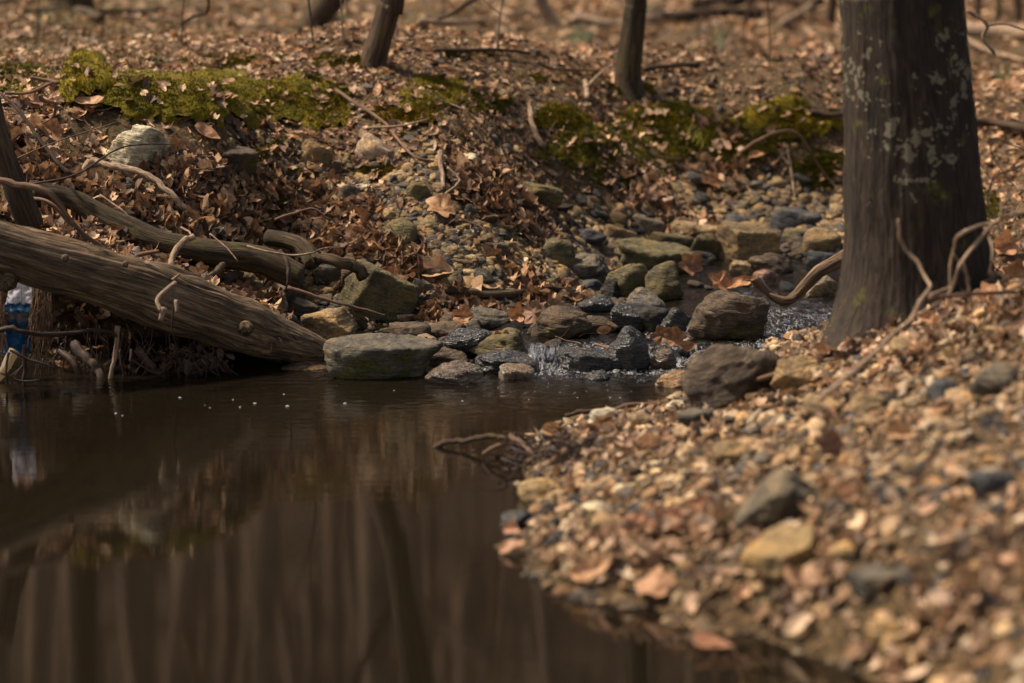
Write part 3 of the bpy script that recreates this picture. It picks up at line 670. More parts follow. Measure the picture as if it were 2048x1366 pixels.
# ------------------------------------------------------------------ stones that can be told apart
TAN, PALE, OLV, GRY, DRK, BRN, SLT, RED, YEL = (lin(146,122,88), lin(200,187,158), lin(100,90,62), lin(92,85,74), lin(50,47,43), lin(86,71,56), lin(76,75,76), lin(120,82,60), lin(164,138,98))
KS = [  # px, bottom py, width, height, depth/width, yaw, tilt(deg, + = right side down), kind, colour, material, label
 (272,354,122,92,.7,.3,8,'ang',PALE,'s','large white chunky stone on the leafy bank with a green stained face'),
 (763,757,196,70,.7,.25,2,'slab',GRY,'m','big flat topped grey stone with a mossy front standing at the log tip'),
 (908,770,112,42,.6,.1,0,'round',BRN,'w','low rounded brown stone in the pool right of the mossy flat topped one'),
 (768,640,158,86,.5,.3,24,'slab',OLV,'l','large olive slab sloping down to the right behind the grass tuft'),
 (657,678,104,54,.7,.2,4,'ang',TAN,'s','layered tan stone just above the tip of the big log'),
 (657,574,66,44,.7,.2,0,'slab',GRY,'s','grey ledge stone wedged between the root ends'),
 (716,577,64,58,.8,.7,0,'ang',BRN,'l','upright brown stone at the end of the snaking root'),
 (556,622,64,46,.5,.5,-22,'slab',GRY,'s','thin grey slate leaning up to the right above the log'),
 (602,630,58,24,.8,.2,12,'slab',GRY,'s','flat greenish slate beside the leaning grey one'),
 (573,650,38,22,.8,.1,0,'round',GRY,'s','small pale pebble resting against the upper edge of the log'),
 (470,624,96,74,.8,.6,0,'round',OLV,'m','dark mossy boulder under the root loop'),
 (820,684,80,32,.8,.1,-4,'slab',BRN,'s','dark brown slab at the left end of the low stone row'),
 (892,676,76,26,.8,.1,0,'round',BRN,'s','long rounded brown stone in the middle of the low stone row'),
 (938,716,100,56,.6,.4,-14,'ang',DRK,'w','black angular stone leaning over the cracked olive one'),
 (1004,726,118,62,.7,.2,10,'ang',OLV,'l','cracked olive grey stone left of the small waterfall'),
 (1016,748,120,44,.7,.2,4,'ang',DRK,'w','wet dark grey stone at the foot of the small waterfall, left side'),
 (1032,760,66,26,.8,.1,10,'slab',lin(126,104,80),'w','wet tan wedge at the pool edge below the waterfall'),
 (888,734,86,34,.7,.2,0,'ang',BRN,'s','brown stone with a tan end just behind the mossy flat topped one'),
 (852,694,44,24,.8,.2,0,'round',lin(146,126,104),'s','smooth tan stone peeping between the stone row and the flat topped one'),
 (868,710,48,20,.8,.1,0,'slab',lin(140,122,98),'s','small light tan flake left of the black angular stone'),
 (972,660,96,34,.7,.2,5,'round',GRY,'l','humped grey brown stone on top of the low stone row'),
 (903,655,46,26,.7,.4,-5,'ang',BRN,'s','small peaked brown stone left of the humped one'),
 (948,666,42,24,.7,.4,0,'round',GRY,'s','round dark stone in front of the humped one'),
 (893,585,62,38,.8,.4,0,'round',OLV,'l','greenish dome shaped stone behind the driftwood stick, left of the dark one'),
 (962,578,54,34,.8,.1,0,'ang',DRK,'s','dark grey stone behind the driftwood stick'),
 (818,603,54,34,.7,.6,8,'ang',BRN,'s','brown stone behind the sloping olive slab'),
 (845,590,46,28,.6,.1,14,'slab',GRY,'s','grey flake leaning right behind the sloping olive slab'),
 (868,566,66,32,.7,.2,8,'ang',BRN,'s','dark brown block in the shade right of the leaf heap'),
 (993,520,46,34,.7,.2,0,'block',GRY,'s','grey squared stone with a flat pale top in the middle of the creek bed'),
 (899,520,32,24,.7,.2,15,'ang',TAN,'s','small tan stone tipped right at the foot of the bank'),
 (1108,530,76,48,.8,.3,0,'round',OLV,'l','olive dome stone among leaves, farthest left of the big creek stones'),
 (1133,585,60,28,.7,.1,-4,'round',RED,'s','low reddish brown stone beside the grey olive hump'),
 (1168,568,110,52,.7,.2,-4,'ang',GRY,'l','broad dark olive hump left of the yellowish peaked stone'),
 (1185,592,58,30,.7,.2,0,'ang',SLT,'s','purplish grey stone in front of the broad olive hump'),
 (1197,626,80,38,.7,.1,3,'round',DRK,'w','smooth charcoal stone at the edge of the upper creek'),
 (1292,614,74,32,.7,.1,5,'ang',GRY,'w','wet streaked grey stone standing in the upper creek'),
 (1262,596,84,72,.8,.6,0,'ang',OLV,'m','yellow green peaked stone in front of the big tilted slab'),
 (1330,602,78,76,.8,.5,4,'ang',OLV,'l','tall dark olive stone right of the peaked one'),
 (1308,548,142,60,.7,.4,6,'slab',OLV,'l','big tilted olive slab lying over the peaked stones'),
 (1228,598,46,40,.8,.2,0,'ang',DRK,'s','dark stone filling the gap left of the peaked one'),
 (1255,664,66,54,.7,.4,0,'ang',DRK,'w','black wet stone left of the upper spill'),
 (1308,664,68,50,.8,.2,0,'ang',DRK,'m','dark mossy stone in the middle of the upper spill'),
 (1355,668,58,46,.6,.7,28,'slab',DRK,'w','slanting black stone with water spilling down beside it'),
 (1455,680,152,94,.7,.2,4,'round',BRN,'l','big smooth brown boulder beside the upper spill'),
 (1258,742,76,84,.7,.6,-8,'ang',DRK,'w','upright blocky slate in the middle of the cascade'),
 (1182,742,120,38,.6,.1,3,'slab',DRK,'w','long flat black stone lying left of the upright slate'),
 (1327,740,50,40,.8,.3,0,'round',BRN,'w','wet dark brown stone right of the upright slate'),
 (1398,742,56,42,.8,.3,0,'ang',GRY,'w','wet glistening stone beside the leaf clump in the cascade'),
 (1196,762,44,20,.8,.3,0,'ang',DRK,'w','tiny black wet stone breaking the water below the cascade'),
 (1355,776,82,30,.7,.1,-8,'round',lin(132,100,58),'w','low golden brown stone awash near the big near boulder'),
 (1122,677,118,56,.8,.2,0,'round',BRN,'l','rounded brown boulder above the small waterfall'),
 (1196,668,80,34,.7,.1,2,'round',BRN,'l','flat brown stone between the rounded boulder and the black wet one'),
 (1500,524,118,72,.7,.3,2,'block',TAN,'l','big squared tan block with a shaded black front'),
 (1424,494,70,42,.8,.2,0,'slab',TAN,'l','tan slab joining the squared block on its left'),
 (1418,520,72,52,.8,.3,8,'round',OLV,'l','olive tan rounded stone just left of the squared block'),
 (1370,480,84,36,.7,.3,-6,'ang',TAN,'l','humped tan stone with a dark hollow under its right end'),
 (1293,472,76,36,.7,.2,12,'slab',GRY,'s','grey brown slab sloping right at the foot of the mossy bank'),
 (1176,498,76,40,.7,.2,0,'ang',SLT,'s','blue grey slate stone below the leaf heap'),
 (1238,488,62,32,.6,.1,14,'slab',TAN,'s','tan wedge right of the blue grey slate stone'),
 (1342,509,92,38,.8,.2,3,'slab',OLV,'l','broad flat olive stone behind the big tilted slab'),
 (1395,534,76,30,.7,.1,0,'ang',DRK,'s','dark low stone behind the tall olive one'),
 (1546,549,96,38,.6,.2,14,'round',BRN,'l','long brown stone slanting right below the squared block'),
 (1490,546,56,20,.7,.1,0,'slab',TAN,'s','thin tan flat stone at the upper creek edge'),
 (1530,572,50,30,.8,.1,6,'round',RED,'w','red brown stone at the tip of the forked driftwood'),
 (1642,512,82,52,.8,.3,0,'round',TAN,'l','large tan stone just left of the big trunk'),
 (1593,466,88,44,.7,.3,6,'slab',SLT,'s','blue grey flat slate left of the big trunk'),
 (1600,484,74,24,.7,.1,0,'slab',OLV,'l','olive ledge under the blue grey slate'),
 (1472,460,58,30,.7,.2,0,'round',SLT,'s','dark slate cobble above the squared block'),
 (1645,596,60,48,.7,.4,8,'ang',TAN,'w','wet tan stone under the driftwood beside the trunk'),
 (1646,534,62,28,.7,.1,4,'slab',SLT,'s','purplish stone low against the left edge of the trunk'),
 (1240,443,34,28,.7,.2,0,'ang',TAN,'s','small tan stone at the top left of the creek stones'),
 (465,338,88,36,.7,.1,0,'slab',BRN,'l','brown ledge stone on the bank right of the white one'),
 (630,332,60,42,.5,.2,22,'slab',TAN,'s','striped tan slab tipped right beside a moss tuft'),
 (757,326,84,34,.6,.2,34,'slab',lin(186,160,134),'s','pale pinkish slab slanting down right in the mid bank'),
 (937,345,46,36,.7,.2,0,'ang',PALE,'s','pale blunt stone above the leaf heap'),
 (970,322,36,30,.7,.2,0,'ang',TAN,'s','small tan stone up the bank from the pale blunt one'),
 (697,412,46,38,.7,.2,0,'round',GRY,'l','grey cobble at the left of the mid bank stones'),
 (670,424,44,28,.7,.2,0,'round',OLV,'l','olive cobble touching the grey cobble'),
 (836,410,46,42,.7,.2,0,'ang',OLV,'l','olive peaked cobble in the mid bank'),
 (727,390,36,18,.7,.2,0,'slab',PALE,'s','small pale flake above the two touching cobbles'),
 (1075,412,96,46,.7,.2,6,'ang',OLV,'l','dull olive boulder sunk in the bank behind the leaf heap'),
 (794,504,76,58,.8,.3,4,'ang',OLV,'l','chunky olive boulder at the foot of the stony bank'),
 (772,452,38,30,.7,.3,0,'ang',TAN,'s','tan stone on top of the stony bank slope'),
 (868,440,44,26,.7,.3,0,'ang',TAN,'s','tan wedge beside the pale lobed leaf'),
 (820,470,40,24,.7,.3,10,'ang',TAN,'s','tan broken stone between the chunky olive boulder and the leaves'),
 (850,476,36,22,.7,.3,-10,'ang',YEL,'s','yellowish broken stone right of the chunky olive boulder'),
 (712,448,44,26,.7,.3,0,'ang',OLV,'s','olive stone behind the leaf heap on the stony slope'),
 (535,735,1,1,1,0,0,'round',GRY,'s',''),
 # near bank
 (1472,806,180,112,.8,.3,-24,'round',lin(88,74,60),'s','big blurred brown boulder on the crest of the near bank'),
 (1597,782,98,62,.8,.2,0,'round',TAN,'s','blunt tan stone right of the big near boulder'),
 (1823,714,72,38,.8,.2,0,'round',YEL,'s','orange tan stone under the pale bent branch'),
 (1556,1056,170,84,.7,.3,-27,'ang',lin(104,94,78),'s','large grey slab tilted up to the right with a black shadow under it'),
 (1566,1165,160,66,.8,.2,-22,'slab',lin(146,122,84),'s','large mustard stone below the tilted grey slab'),
 (1700,1130,76,36,.6,.1,-6,'round',YEL,'s','smooth light yellow stone right of the mustard stone'),
 (1772,1185,124,36,.6,.3,-14,'slab',GRY,'s','dark slate wedge on the lower near bank'),
 (1778,1293,72,42,.7,.2,0,'round',TAN,'s','pale blunt stone near the bottom right'),
 (1806,1312,82,28,.7,.1,0,'slab',YEL,'s','flat yellow stone below the pale blunt one at the bottom right'),
 (1845,1330,40,26,.7,.1,0,'round',TAN,'s','small round stone at the lower right, lowest of its three'),
 (1210,856,60,34,.8,.2,0,'round',PALE,'s','pale blunt stone at the far tip of the near shore'),
 (1272,860,70,26,.8,.2,0,'round',TAN,'s','tan oval stone beside the pale one at the far shore tip'),
 (1355,820,38,18,.8,.2,0,'round',PALE,'s','small whitish pebble at the foot of the big near boulder'),
 (1084,1002,80,38,.8,.1,-4,'round',YEL,'s','cream oval stone at the water edge of the near bank'),
 (1192,1032,46,24,.8,.1,0,'round',PALE,'s','whitish pebble inland of the cream oval stone'),
 (1240,996,34,22,.8,.1,0,'round',PALE,'s','small pinkish white pebble beside the green sprout'),
 (1212,1062,50,24,.8,.1,0,'round',TAN,'s','tan pebble just below the whitish one'),
 (1033,1056,56,32,.8,.1,0,'ang',DRK,'w','black wet stone at the leftmost point of the near shore'),
 (1790,1010,60,34,.8,.1,0,'ang',SLT,'s','dark slate chip in the middle of the near slope'),
 (2000,790,90,46,.8,.1,0,'round',GRY,'s','grey rounded stone at the right frame edge under the leaves'),
 (1890,800,60,34,.8,.1,0,'round',SLT,'s','blue grey cobble on the upper near slope'),
 (1740,830,70,34,.8,.1,0,'ang',TAN,'s','tan block halfway up the near slope'),
 (1395,860,70,34,.8,.1,-8,'slab',GRY,'s','grey flake standing left on the near slope below the big boulder'),
 (1470,930,80,40,.8,.1,-10,'ang',TAN,'s','tan block on the near slope above the reddish leaves'),
 (1995,1000,90,60,.7,.1,-14,'ang',SLT,'s','dark angular stone at the right frame edge'),
 (1650,840,80,36,.8,.1,0,'ang',TAN,'s','orange brown stone between the blunt tan stone and the tan block'),
]
MM = {'s': M_STONE, 'w': M_WET, 'm': M_MSTONE, 'l': M_LICH}
def place_stone(p, w, h, dep, yaw, tilt, kind, colr, mk, seed, sub=4, name='stone'):
    V, F = stone(sub, (w, w*dep, h), seed, kind)
    o = mesh(name, V, F, MM[mk]); o.color = (*colr, 1)
    o.rotation_euler = Euler((math.radians(6+(seed*37 % 11)+(6 if p[1] < 8.5 and w > .1 else 0)), math.radians(tilt), yaw*.5 if kind != 'slab' else yaw*.4), 'XYZ')
    o.location = p; return o
for i, (px, py, w, h, dep, yaw, tilt, kind, colr, mk, label) in enumerate(KS):
    if not label: continue
    if 800 < px < 1660 and py < 790:
        if kind == 'round' and w < 140: kind = 'ang'
        h *= .92; w *= .95
    g = G(px, py, water=True); s = g[1]/FPX; W = w*s*1.04; Hh = h*s*1.12
    o = place_stone((g[0], g[1]+W*dep*.42, g[2]+Hh*.30), W*1.06, Hh*1.32, dep, yaw, tilt, kind, colr, mk, i, 5 if w > 90 else 4)
    tag(o, label, 'stone')

# every loose stone and twig is described by its look and by the landmark nearest to it
LM = [(272,300,'white chunky stone'),(465,320,'brown ledge stone'),(160,170,'round moss cushion'),(757,310,'slanting pinkish slab'),(937,330,'pale blunt bank stone'),(1020,400,'dark leaf heap'),(794,475,'chunky olive boulder'),(768,600,'sloping olive slab'),
 (655,655,'layered tan stone'),(763,720,'flat topped mossy stone'),(892,664,'low stone row'),(938,690,'black angular stone'),(1090,705,'small waterfall'),(1258,700,'upright dark slate'),(1122,650,'rounded brown boulder'),(1168,545,'broad olive hump'),(1262,560,'yellow green peaked stone'),
 (1307,520,'big tilted olive slab'),(1455,635,'smooth brown boulder'),(1500,485,'squared tan block'),(1593,445,'blue grey slate'),(1560,590,'forked driftwood'),(1472,760,'big near boulder'),(1597,750,'blunt tan stone'),(1556,1010,'tilted grey slab'),(1566,1130,'mustard stone'),
 (1772,1165,'dark slate wedge'),(1084,985,'cream oval stone'),(1210,840,'pale blunt shore stone'),(1280,1100,'reddish leaf patch'),(1823,695,'orange tan stone'),(1850,560,'big trunk'),(748,110,'leaning tree'),(1258,160,'slim dark tree'),(825,235,'lime moss strip'),(1570,245,'yellow moss mound'),
 (978,545,'driftwood stick'),(1108,505,'olive dome stone'),(556,600,'leaning grey slate'),(430,440,'thick pale branch'),(1890,800,'blue grey cobble'),(1995,980,'dark stone at the right edge'),(1200,300,'dark green moss slope')]
USED = set()
def scr(p):
    d = np.asarray(p, float)-np.array([0, 0, CAMZ]); f = d[1]*CP-d[2]*SP; v = d[1]*SP+d[2]*CP; return 1024+FPX*d[0]/f, 683-FPX*v/f
def where(p, look, noun):
    px, py = scr(p); L = sorted(LM, key=lambda m: (m[0]-px)**2+(m[1]-py)**2)
    for full in (0, 1):
        for m in L[:5]:
            dx, dy = px-m[0], py-m[1]; r_ = math.hypot(dx, dy); a = math.degrees(math.atan2(-dy, dx)) % 360
            di = ['right of', 'up and right of', 'above', 'up and left of', 'left of', 'down and left of', 'below', 'down and right of'][int((a+22.5)//45) % 8]
            ds = 'just ' if r_ < 55 else ('' if r_ < 110 else 'well ')
            t = '%s %s %s%s the %s' % (look, noun, ds, di, m[2])
            if full:
                m2 = L[6] if L[6] is not m else L[7]; t = '%s %s %s%s the %s' % (look, noun, ds, 'between', m[2]) + ' and the '+m2[2]
                t = t.replace('just between', 'between').replace('well between', 'between')
            if t not in USED and len(t.split()) <= 16: USED.add(t); return t
    return t
# smaller stones: individuals in groups
def extra(zone, n, smin, smax, pal, mk, label, group, seed):
    rg = np.random.default_rng(seed); protos = []
    for k in range(6):
        V, F = stone(3, (1, rg.uniform(.65, .95), rg.uniform(.34, .6)), seed*10+k, ['ang', 'round', 'slab', 'ang', 'round', 'ang'][k], .09)
        me = mesh('stone', V, F, MM[mk]); protos.append(me)
    SHN = ['chipped', 'rounded', 'flattish', 'angular', 'lumpy', 'blunt']
    CN = {TAN: 'tan', PALE: 'whitish', OLV: 'olive', GRY: 'grey', DRK: 'dark', BRN: 'brown', SLT: 'slate coloured', RED: 'reddish', YEL: 'yellowish'}
    c = 0
    while c < n:
        z = zone[rg.integers(len(zone))]; px = z[0]+rg.uniform(-1, 1)*z[2]; py = z[1]+rg.uniform(-1, 1)*z[3]
        g = G(px, py, water=True)
        o = protos[c] if c < 6 else protos[c % 6].copy()
        if c >= 6: COL.objects.link(o)
        s = smin*(smax/smin)**rg.uniform(0, 1)**1.5
        o.scale = (s, s, s); o.location = (g[0], g[1], g[2]+s*.12); o.rotation_euler = (rg.normal()*.2, rg.normal()*.2, rg.uniform(0, 6.28))
        pk = pal[rg.integers(len(pal))]; cc = np.array(pk)*rg.uniform(.8, 1.15); o.color = (*cc, 1)
        szw = 'tiny' if s < smin*1.12 else ('small' if s < smin*1.4 else ('middling' if s < smin*1.8 else 'larger'))
        look = szw+(' wet ' if mk == 'w' else (' blurred ' if g[1] < 9.6 else ' '))+CN.get(pk, 'brown')+' '+SHN[c % 6]
        tag(o, where(o.location, look, 'stone' if g[1] > 9.6 else 'pebble'), 'stone', group); c += 1
extra([(880,450,130,70),(740,430,110,60),(1000,480,90,40),(640,400,60,40)], 36, .04, .09, [OLV, TAN, GRY, YEL], 'l', 'olive tan broken stone on the stony slope at the foot of the far bank', 'broken stones on the far slope', 3)
extra([(1250,440,200,30),(1500,430,160,40),(1560,500,90,30),(1380,450,150,20)], 32, .05, .12, [TAN, GRY, OLV, SLT, BRN], 's', 'creek bed cobble lying behind the big olive and tan blocks', 'cobbles beyond the big creek stones', 4)
extra([(900,620,110,40),(1050,600,90,50),(830,672,90,24),(640,650,40,25),(960,700,60,30),(1180,630,60,40),(1080,560,120,40)], 62, .03, .10, [DRK, GRY, BRN, OLV], 's', 'small dark stone among the low rocks left of the cascade', 'small stones left of the cascade', 5)
extra([(1560,590,90,30),(1450,560,70,20),(1230,690,170,40),(1200,640,140,30)], 20, .04, .10, [DRK, BRN, GRY], 'w', 'small wet dark stone breaking the creek water', 'wet stones in the creek', 6)
extra([(1750,900,280,120),(1400,950,180,90),(1900,1150,140,120),(1250,960,100,80),(1850,760,180,60)], 36, .030, .06, [TAN, YEL, PALE, GRY, SLT, BRN, TAN], 's', 'blurred pebble on the sunlit near bank', 'larger pebbles on the near bank', 7)

# ------------------------------------------------------------------ moss cushions
MOSS = [ # px, py, rx, ry, thickness, yellowness, label
 (166,172,66,54,.085,.7,'round orange green moss cushion bulging from the bank edge at far left'),
 (40,160,90,40,.03,.4,'flat moss patch left of the round cushion'),
 (290,198,120,54,.045,.4,'moss drape right of the round cushion'),
 (420,200,130,60,.05,.55,'thick moss overhang above the white stone, middle of the left bank edge'),
 (560,208,120,50,.045,.5,'moss overhang at the right half of the left bank edge'),
 (655,218,64,56,.04,.6,'moss tongue hanging at the end of the left bank edge'),
 (450,122,120,16,.012,.4,'thin moss film on top of the bank behind the overhang'),
 (690,128,80,22,.02,.3,'moss patch at the foot of the leaning tree'),
 (825,238,90,18,.03,1.0,'bright lime moss strip on the mid bank'),
 (770,224,24,9,.018,1.0,'small bright moss tuft left of the lime strip'),
 (870,190,95,40,.035,.6,'yellow green moss knob on the mid bank edge'),
 (975,210,60,22,.03,.2,'dark moss edge right of the yellow green knob'),
 (1112,240,80,30,.035,.6,'moss bulge in the centre of the bank edge'),
 (1190,296,130,52,.035,.3,'dark green moss slope below the sapling'),
 (1310,245,140,40,.04,.6,'moss ledge right of the sapling'),
 (1370,290,130,52,.035,.4,'deep green moss sheet under the ledge'),
 (1470,288,110,50,.04,.5,'moss sheet above the orange leaf'),
 (1575,250,105,52,.045,.7,'yellow moss mound left of the big trunk'),
 (1640,350,60,50,.025,.3,'green moss patch touching the left edge of the big trunk'),
 (1250,350,90,26,.015,.15,'dull moss at the foot of the mossy slope'),
 (522,310,28,13,.02,1.0,'small bright moss cushion on the bank face right of the white stone'),
 (585,288,38,11,.015,.7,'moss tuft above the striped slab'),
 (752,348,42,28,.02,.4,'moss under the pale slanting slab'),
 (640,385,50,14,.012,.3,'thin moss smear above the two cobbles'),
 (615,352,54,16,.015,.5,'moss smear below the striped slab'),
 (1262,180,56,15,.03,.4,'moss collar around the foot of the sapling'),
 (1090,158,50,10,.01,.5,'faint moss spot on the flat wood floor'),
 (940,110,80,10,.01,.3,'faint moss film behind the bank edge'),
 (1965,420,40,44,.02,.3,'moss right of the big trunk'),
 (240,120,90,12,.012,.4,'faint moss strip behind the round cushion'),
 (610,165,60,12,.012,.4,'narrow moss strip behind the bank edge near the leaning tree'),
 (560,400,60,30,.010,.2,'dull green moss film on the soil between the two bank logs and the cobbles'),
]
MP = []
def moss(i, px, py, rx, ry, th, yel, label):
    rg = np.random.default_rng(i+70); nr, na = 16, 60
    a = np.arange(na)/na*2*np.pi; wob = 1+.28*np.array(fbm(np.c_[np.cos(a)*1.6, np.sin(a)*1.6, 0*a+i*3.3], 3))*1.4
    rr = (np.arange(1, nr+1)/nr)
    X = px+rx*(rr[:, None]*np.cos(a)*wob).ravel(); Y = py+ry*(rr[:, None]*np.sin(a)*wob).ravel()
    P = G(np.r_[px, X], np.r_[py, Y]); r = np.r_[0, np.repeat(rr, na)]
    # keep the patch together where the sight line skips over a hollow
    c0 = P[0]
    N = HN(P[:, 0], P[:, 1])
    lift = th*(.6 if th < .045 else .85)*np.sqrt(np.clip(1-r**2.5, 0, 1))*(1+.5*fbm(P*14+i, 3))-.006*(r > .99)
    V = P+N*lift[:, None]
    V += N*(.016*fbm(P*38, 3)*(r < .95))[:, None]
    cut = (r*(1+.55*fbm(P*[13, 9, 13]+i*2.1, 4)) < .88)
    F3 = np.array([[0, 1+j, 1+(j+1) % na] for j in range(na)])
    F4 = np.array([[1+k*na+j, 1+(k+1)*na+j, 1+(k+1)*na+(j+1) % na, 1+k*na+(j+1) % na] for k in range(nr-1) for j in range(na)])
    F4 = F4[cut[F4].sum(1) >= 3]
    if px < 1700: MP.append(V[1:][rg.choice(len(V)-1, max(6, int(rx*ry/280)))]+N[1]*.012)
    # upright shoots all over the cushion
    ns = int(min(6000, 900+ 9*rx*ry*.6)); f = rg.integers(0, len(F4), ns); w = rg.uniform(size=(ns, 2))
    q = V[F4[f]]; B = q[:, 0]*(1-w[:, :1])*(1-w[:, 1:])+q[:, 1]*w[:, :1]*(1-w[:, 1:])+q[:, 2]*w[:, :1]*w[:, 1:]+q[:, 3]*(1-w[:, :1])*w[:, 1:]
    hl = rg.uniform(.006, .015, ns)*(c0[1]/13); d = N[0]*.4+np.array([0, -.35, .5])+rg.normal(size=(ns, 3))*.35; d /= np.linalg.norm(d, axis=1, keepdims=True)
    side = rg.normal(size=(ns, 3)); side -= d*(side*d).sum(1, keepdims=True); side /= np.linalg.norm(side, axis=1, keepdims=True); wd = hl[:, None]*.16
    T = np.stack([B-side*wd, B+side*wd, B+d*hl[:, None]], 1).reshape(-1, 3)
    base = np.array(lin(80, 78, 22))*(1-yel)+np.array(lin(130, 112, 24))*yel
    cv = np.tile(base*.8, (len(V), 1)); cs = np.repeat(base*rg.uniform(.55, 1.5, (ns, 1))*(1+rg.normal(size=(ns, 3))*.10), 3, 0)
    F3 = np.vstack([F3, len(V)+np.arange(ns*3).reshape(-1, 3)])
    o = mesh('moss_cushion', np.vstack([V, T]), [F3, F4], M_MOSS, col=np.vstack([cv, cs]), loc=c0); tag(o, label, 'moss')
for i, m in enumerate(MOSS): moss(i, *m)

_P = np.vstack(MP); _rg = np.random.default_rng(3); _o = scatter('caught_leaves', LT, _P, frames(len(_P), np.tile([0, -.35, 1.], (len(_P), 1)), .4, _rg), _rg.uniform(.02, .07, len(_P)), pick(LEAFC, len(_P), _rg), M_LEAF)
tag(_o, 'small dry leaves caught on the moss along the bank edge', 'leaf litter', kind='stuff')
# ------------------------------------------------------------------ wood
def W3(pts, dep=None, off=0.0):
    """(px,py[,distance]) rows -> world; without a distance the point lies on the ground, raised by off"""
    out = []
    for q in pts:
        if len(q) > 2 and q[2]: out.append(D(q[0], q[1], min(q[2], float(G(q[0], q[1])[1])-.03) if q[1] < 640 else q[2]))
        elif dep: out.append(D(q[0], q[1], dep))
        else:
            g = G(q[0], q[1], water=True); out.append(g+np.array([0, -.02, off]))
    return np.array(out)
def wood(name, pts, r0, r1, mat, label, cat, dep=None, off=.01, seg=8, lump=.35, ridge=0, seed=None, group=None, twigs=(), n=6, rpx=True, jit=0.0):
    """a branch lying or standing where the photo shows it; radii in photo pixels, twigs = [(points, r0, r1)]"""
    P = W3(pts, dep, off); seed = seed if seed is not None else int(pts[0][0]*3+pts[0][1])
    s = P[:, 1].mean()/FPX if rpx else 1
    Q = smoothpath(P, n)
    wob = max(r0, 2)*s*(.45 if r0 < 12 else .06); Q[1:-1] += wob*np.stack([fbm(np.c_[np.arange(len(Q)-2)*.45, np.full(len(Q)-2, seed*.1+kk*9), np.zeros(len(Q)-2)], 2) for kk in range(3)], -1)
    if jit: Q[1:-1] += np.random.default_rng(seed).normal(size=Q[1:-1].shape)*jit
    rad = np.linspace(r0, r1, len(Q))*s
    if r0 > 7.5: lump *= .5
    V, F, g = tube(Q, rad, seg, lump, 1/(max(r0, 2)*s)*.25, seed, ridge=ridge)
    o = mesh(name, V, F, mat, vec=g, loc=P[0]); tag(o, label, cat, group)
    for tp, a, b in twigs:
        T = W3(tp, dep, off); T = smoothpath(T, 5); tv, tf, tg = tube(T, np.linspace(a, b, len(T))*s, 6, .2, 20, seed)
        mesh('twig', tv-P[0], tf, mat, o, vec=tg)
    return o

# the big log, propped over the pool
def big_log():
    pts = np.array([(-260, 415, 10.35, 52), (-60, 478, 10.5, 52), (60, 512, 10.6, 54), (200, 553, 10.72, 57), (330, 594, 10.85, 62), (450, 640, 10.98, 58), (560, 678, 11.08, 43), (640, 702, 11.14, 27), (690, 712, 11.18, 10)])
    P = np.array([D(a, b, c) for a, b, c, _ in pts]); Q = smoothpath(np.c_[P, pts[:, 3]*P[:, 1]/FPX], 16)
    V, F, g = tube(Q[:, :3], Q[:, 3]*.95, 110, .20, 5, 3, ridge=.08, rn=18)
    c = P[0]; e = empty('fallen_log', c); tag(e, 'large bare weathered log sloping down from the left edge into the pool', 'log')
    mesh('trunk', V-c, F, M_LOG, e, vec=g)
    for px, py, d, r in ((490, 655, 10.86, 11), (8, 552, 10.5, 20), (130, 515, 10.47, 5), (250, 528, 10.55, 5)):     # knots
        k = D(px, py, d); n0 = np.array([.05, -1, .25]); n0 /= np.linalg.norm(n0); R0 = r*d/FPX
        tt = np.array([k-n0*R0*1.2, k, k+n0*R0*.25, k+n0*R0*.1, k-n0*R0*.6]); tv, tf, tg = tube(tt, np.array([1.5, 1.1, .85, .55, .3])*R0, 16, .25, 30, px)
        mesh('knot', tv-c, tf, M_LOG, e, vec=tg)
    for tp, a, b in (([(290,524,10.66),(335,548,10.66),(372,568,10.72)], 4.5, 4), ([(350,566,10.62),(330,582,10.55),(315,600,10.52),(322,622,10.5)], 5, 5), ([(328,615,10.5),(322,640,10.5)], 6, 6), ([(352,600,10.6),(354,625,10.58)], 4, 4), ([(345,560,10.6),(360,548,10.6)], 3.5, 2)):
        T = smoothpath(np.array([D(*q) for q in tp]), 5); tv, tf, tg = tube(T, np.linspace(a, b, len(T))*10.6/FPX, 8, .2, 20, 1)
        mesh('branch_stub', tv-c, tf, M_PALE, e, vec=tg)
big_log()
# the second, darker log lying on the bank behind it
wood('fallen_log', [(60,385,11.75),(140,405,11.7),(230,450,11.6),(330,490,11.55),(430,508,11.55),(520,520,11.6),(600,556,11.6)], 26, 27, M_MOSSBARK, 'dark mossy log half buried in the bank behind the big bare log', 'log', seg=40, lump=.3, ridge=.06, n=10)
wood('root', [(535,476,11.9),(578,482,11.85),(610,498,11.8),(628,528,11.75)], 17, 18, M_MOSSBARK, 'thick bent root elbow at the end of the dark mossy log', 'root', seg=24, lump=.35)
wood('root', [(600,510,11.8),(640,516,11.75),(675,522,11.72),(705,530,11.75),(728,556,11.75)], 10, 13, M_MOSSBARK, 'snaking smooth root running right into the upright brown stone', 'root', seg=16, lump=.3)
wood('root', [(380,582,11.3),(403,570,11.28),(430,572,11.28),(455,583,11.28),(472,604,11.3),(486,628,11.32)], 8, 9, M_MOSSBARK, 'arched root over the dark mossy boulder', 'root', seg=14, lump=.3)
wood('root', [(378,562,11.4),(405,556,11.35),(430,548,11.35),(448,530,11.4)], 10, 7, M_DARKBARK, 'short rough root above the arched one', 'root', seg=14, lump=.4)
wood('root', [(560,500,11.5),(575,525,11.45),(578,560,11.42),(572,580,11.45)], 5, 4, M_DARKBARK, 'thin root hanging over the face of the mossy log', 'root')
wood('root', [(120,480,11.2),(150,500,11.15),(150,560,11.1)], 14, 12, M_DARKBARK, 'dark root stub behind the big log at left', 'root', seg=14, lump=.35)
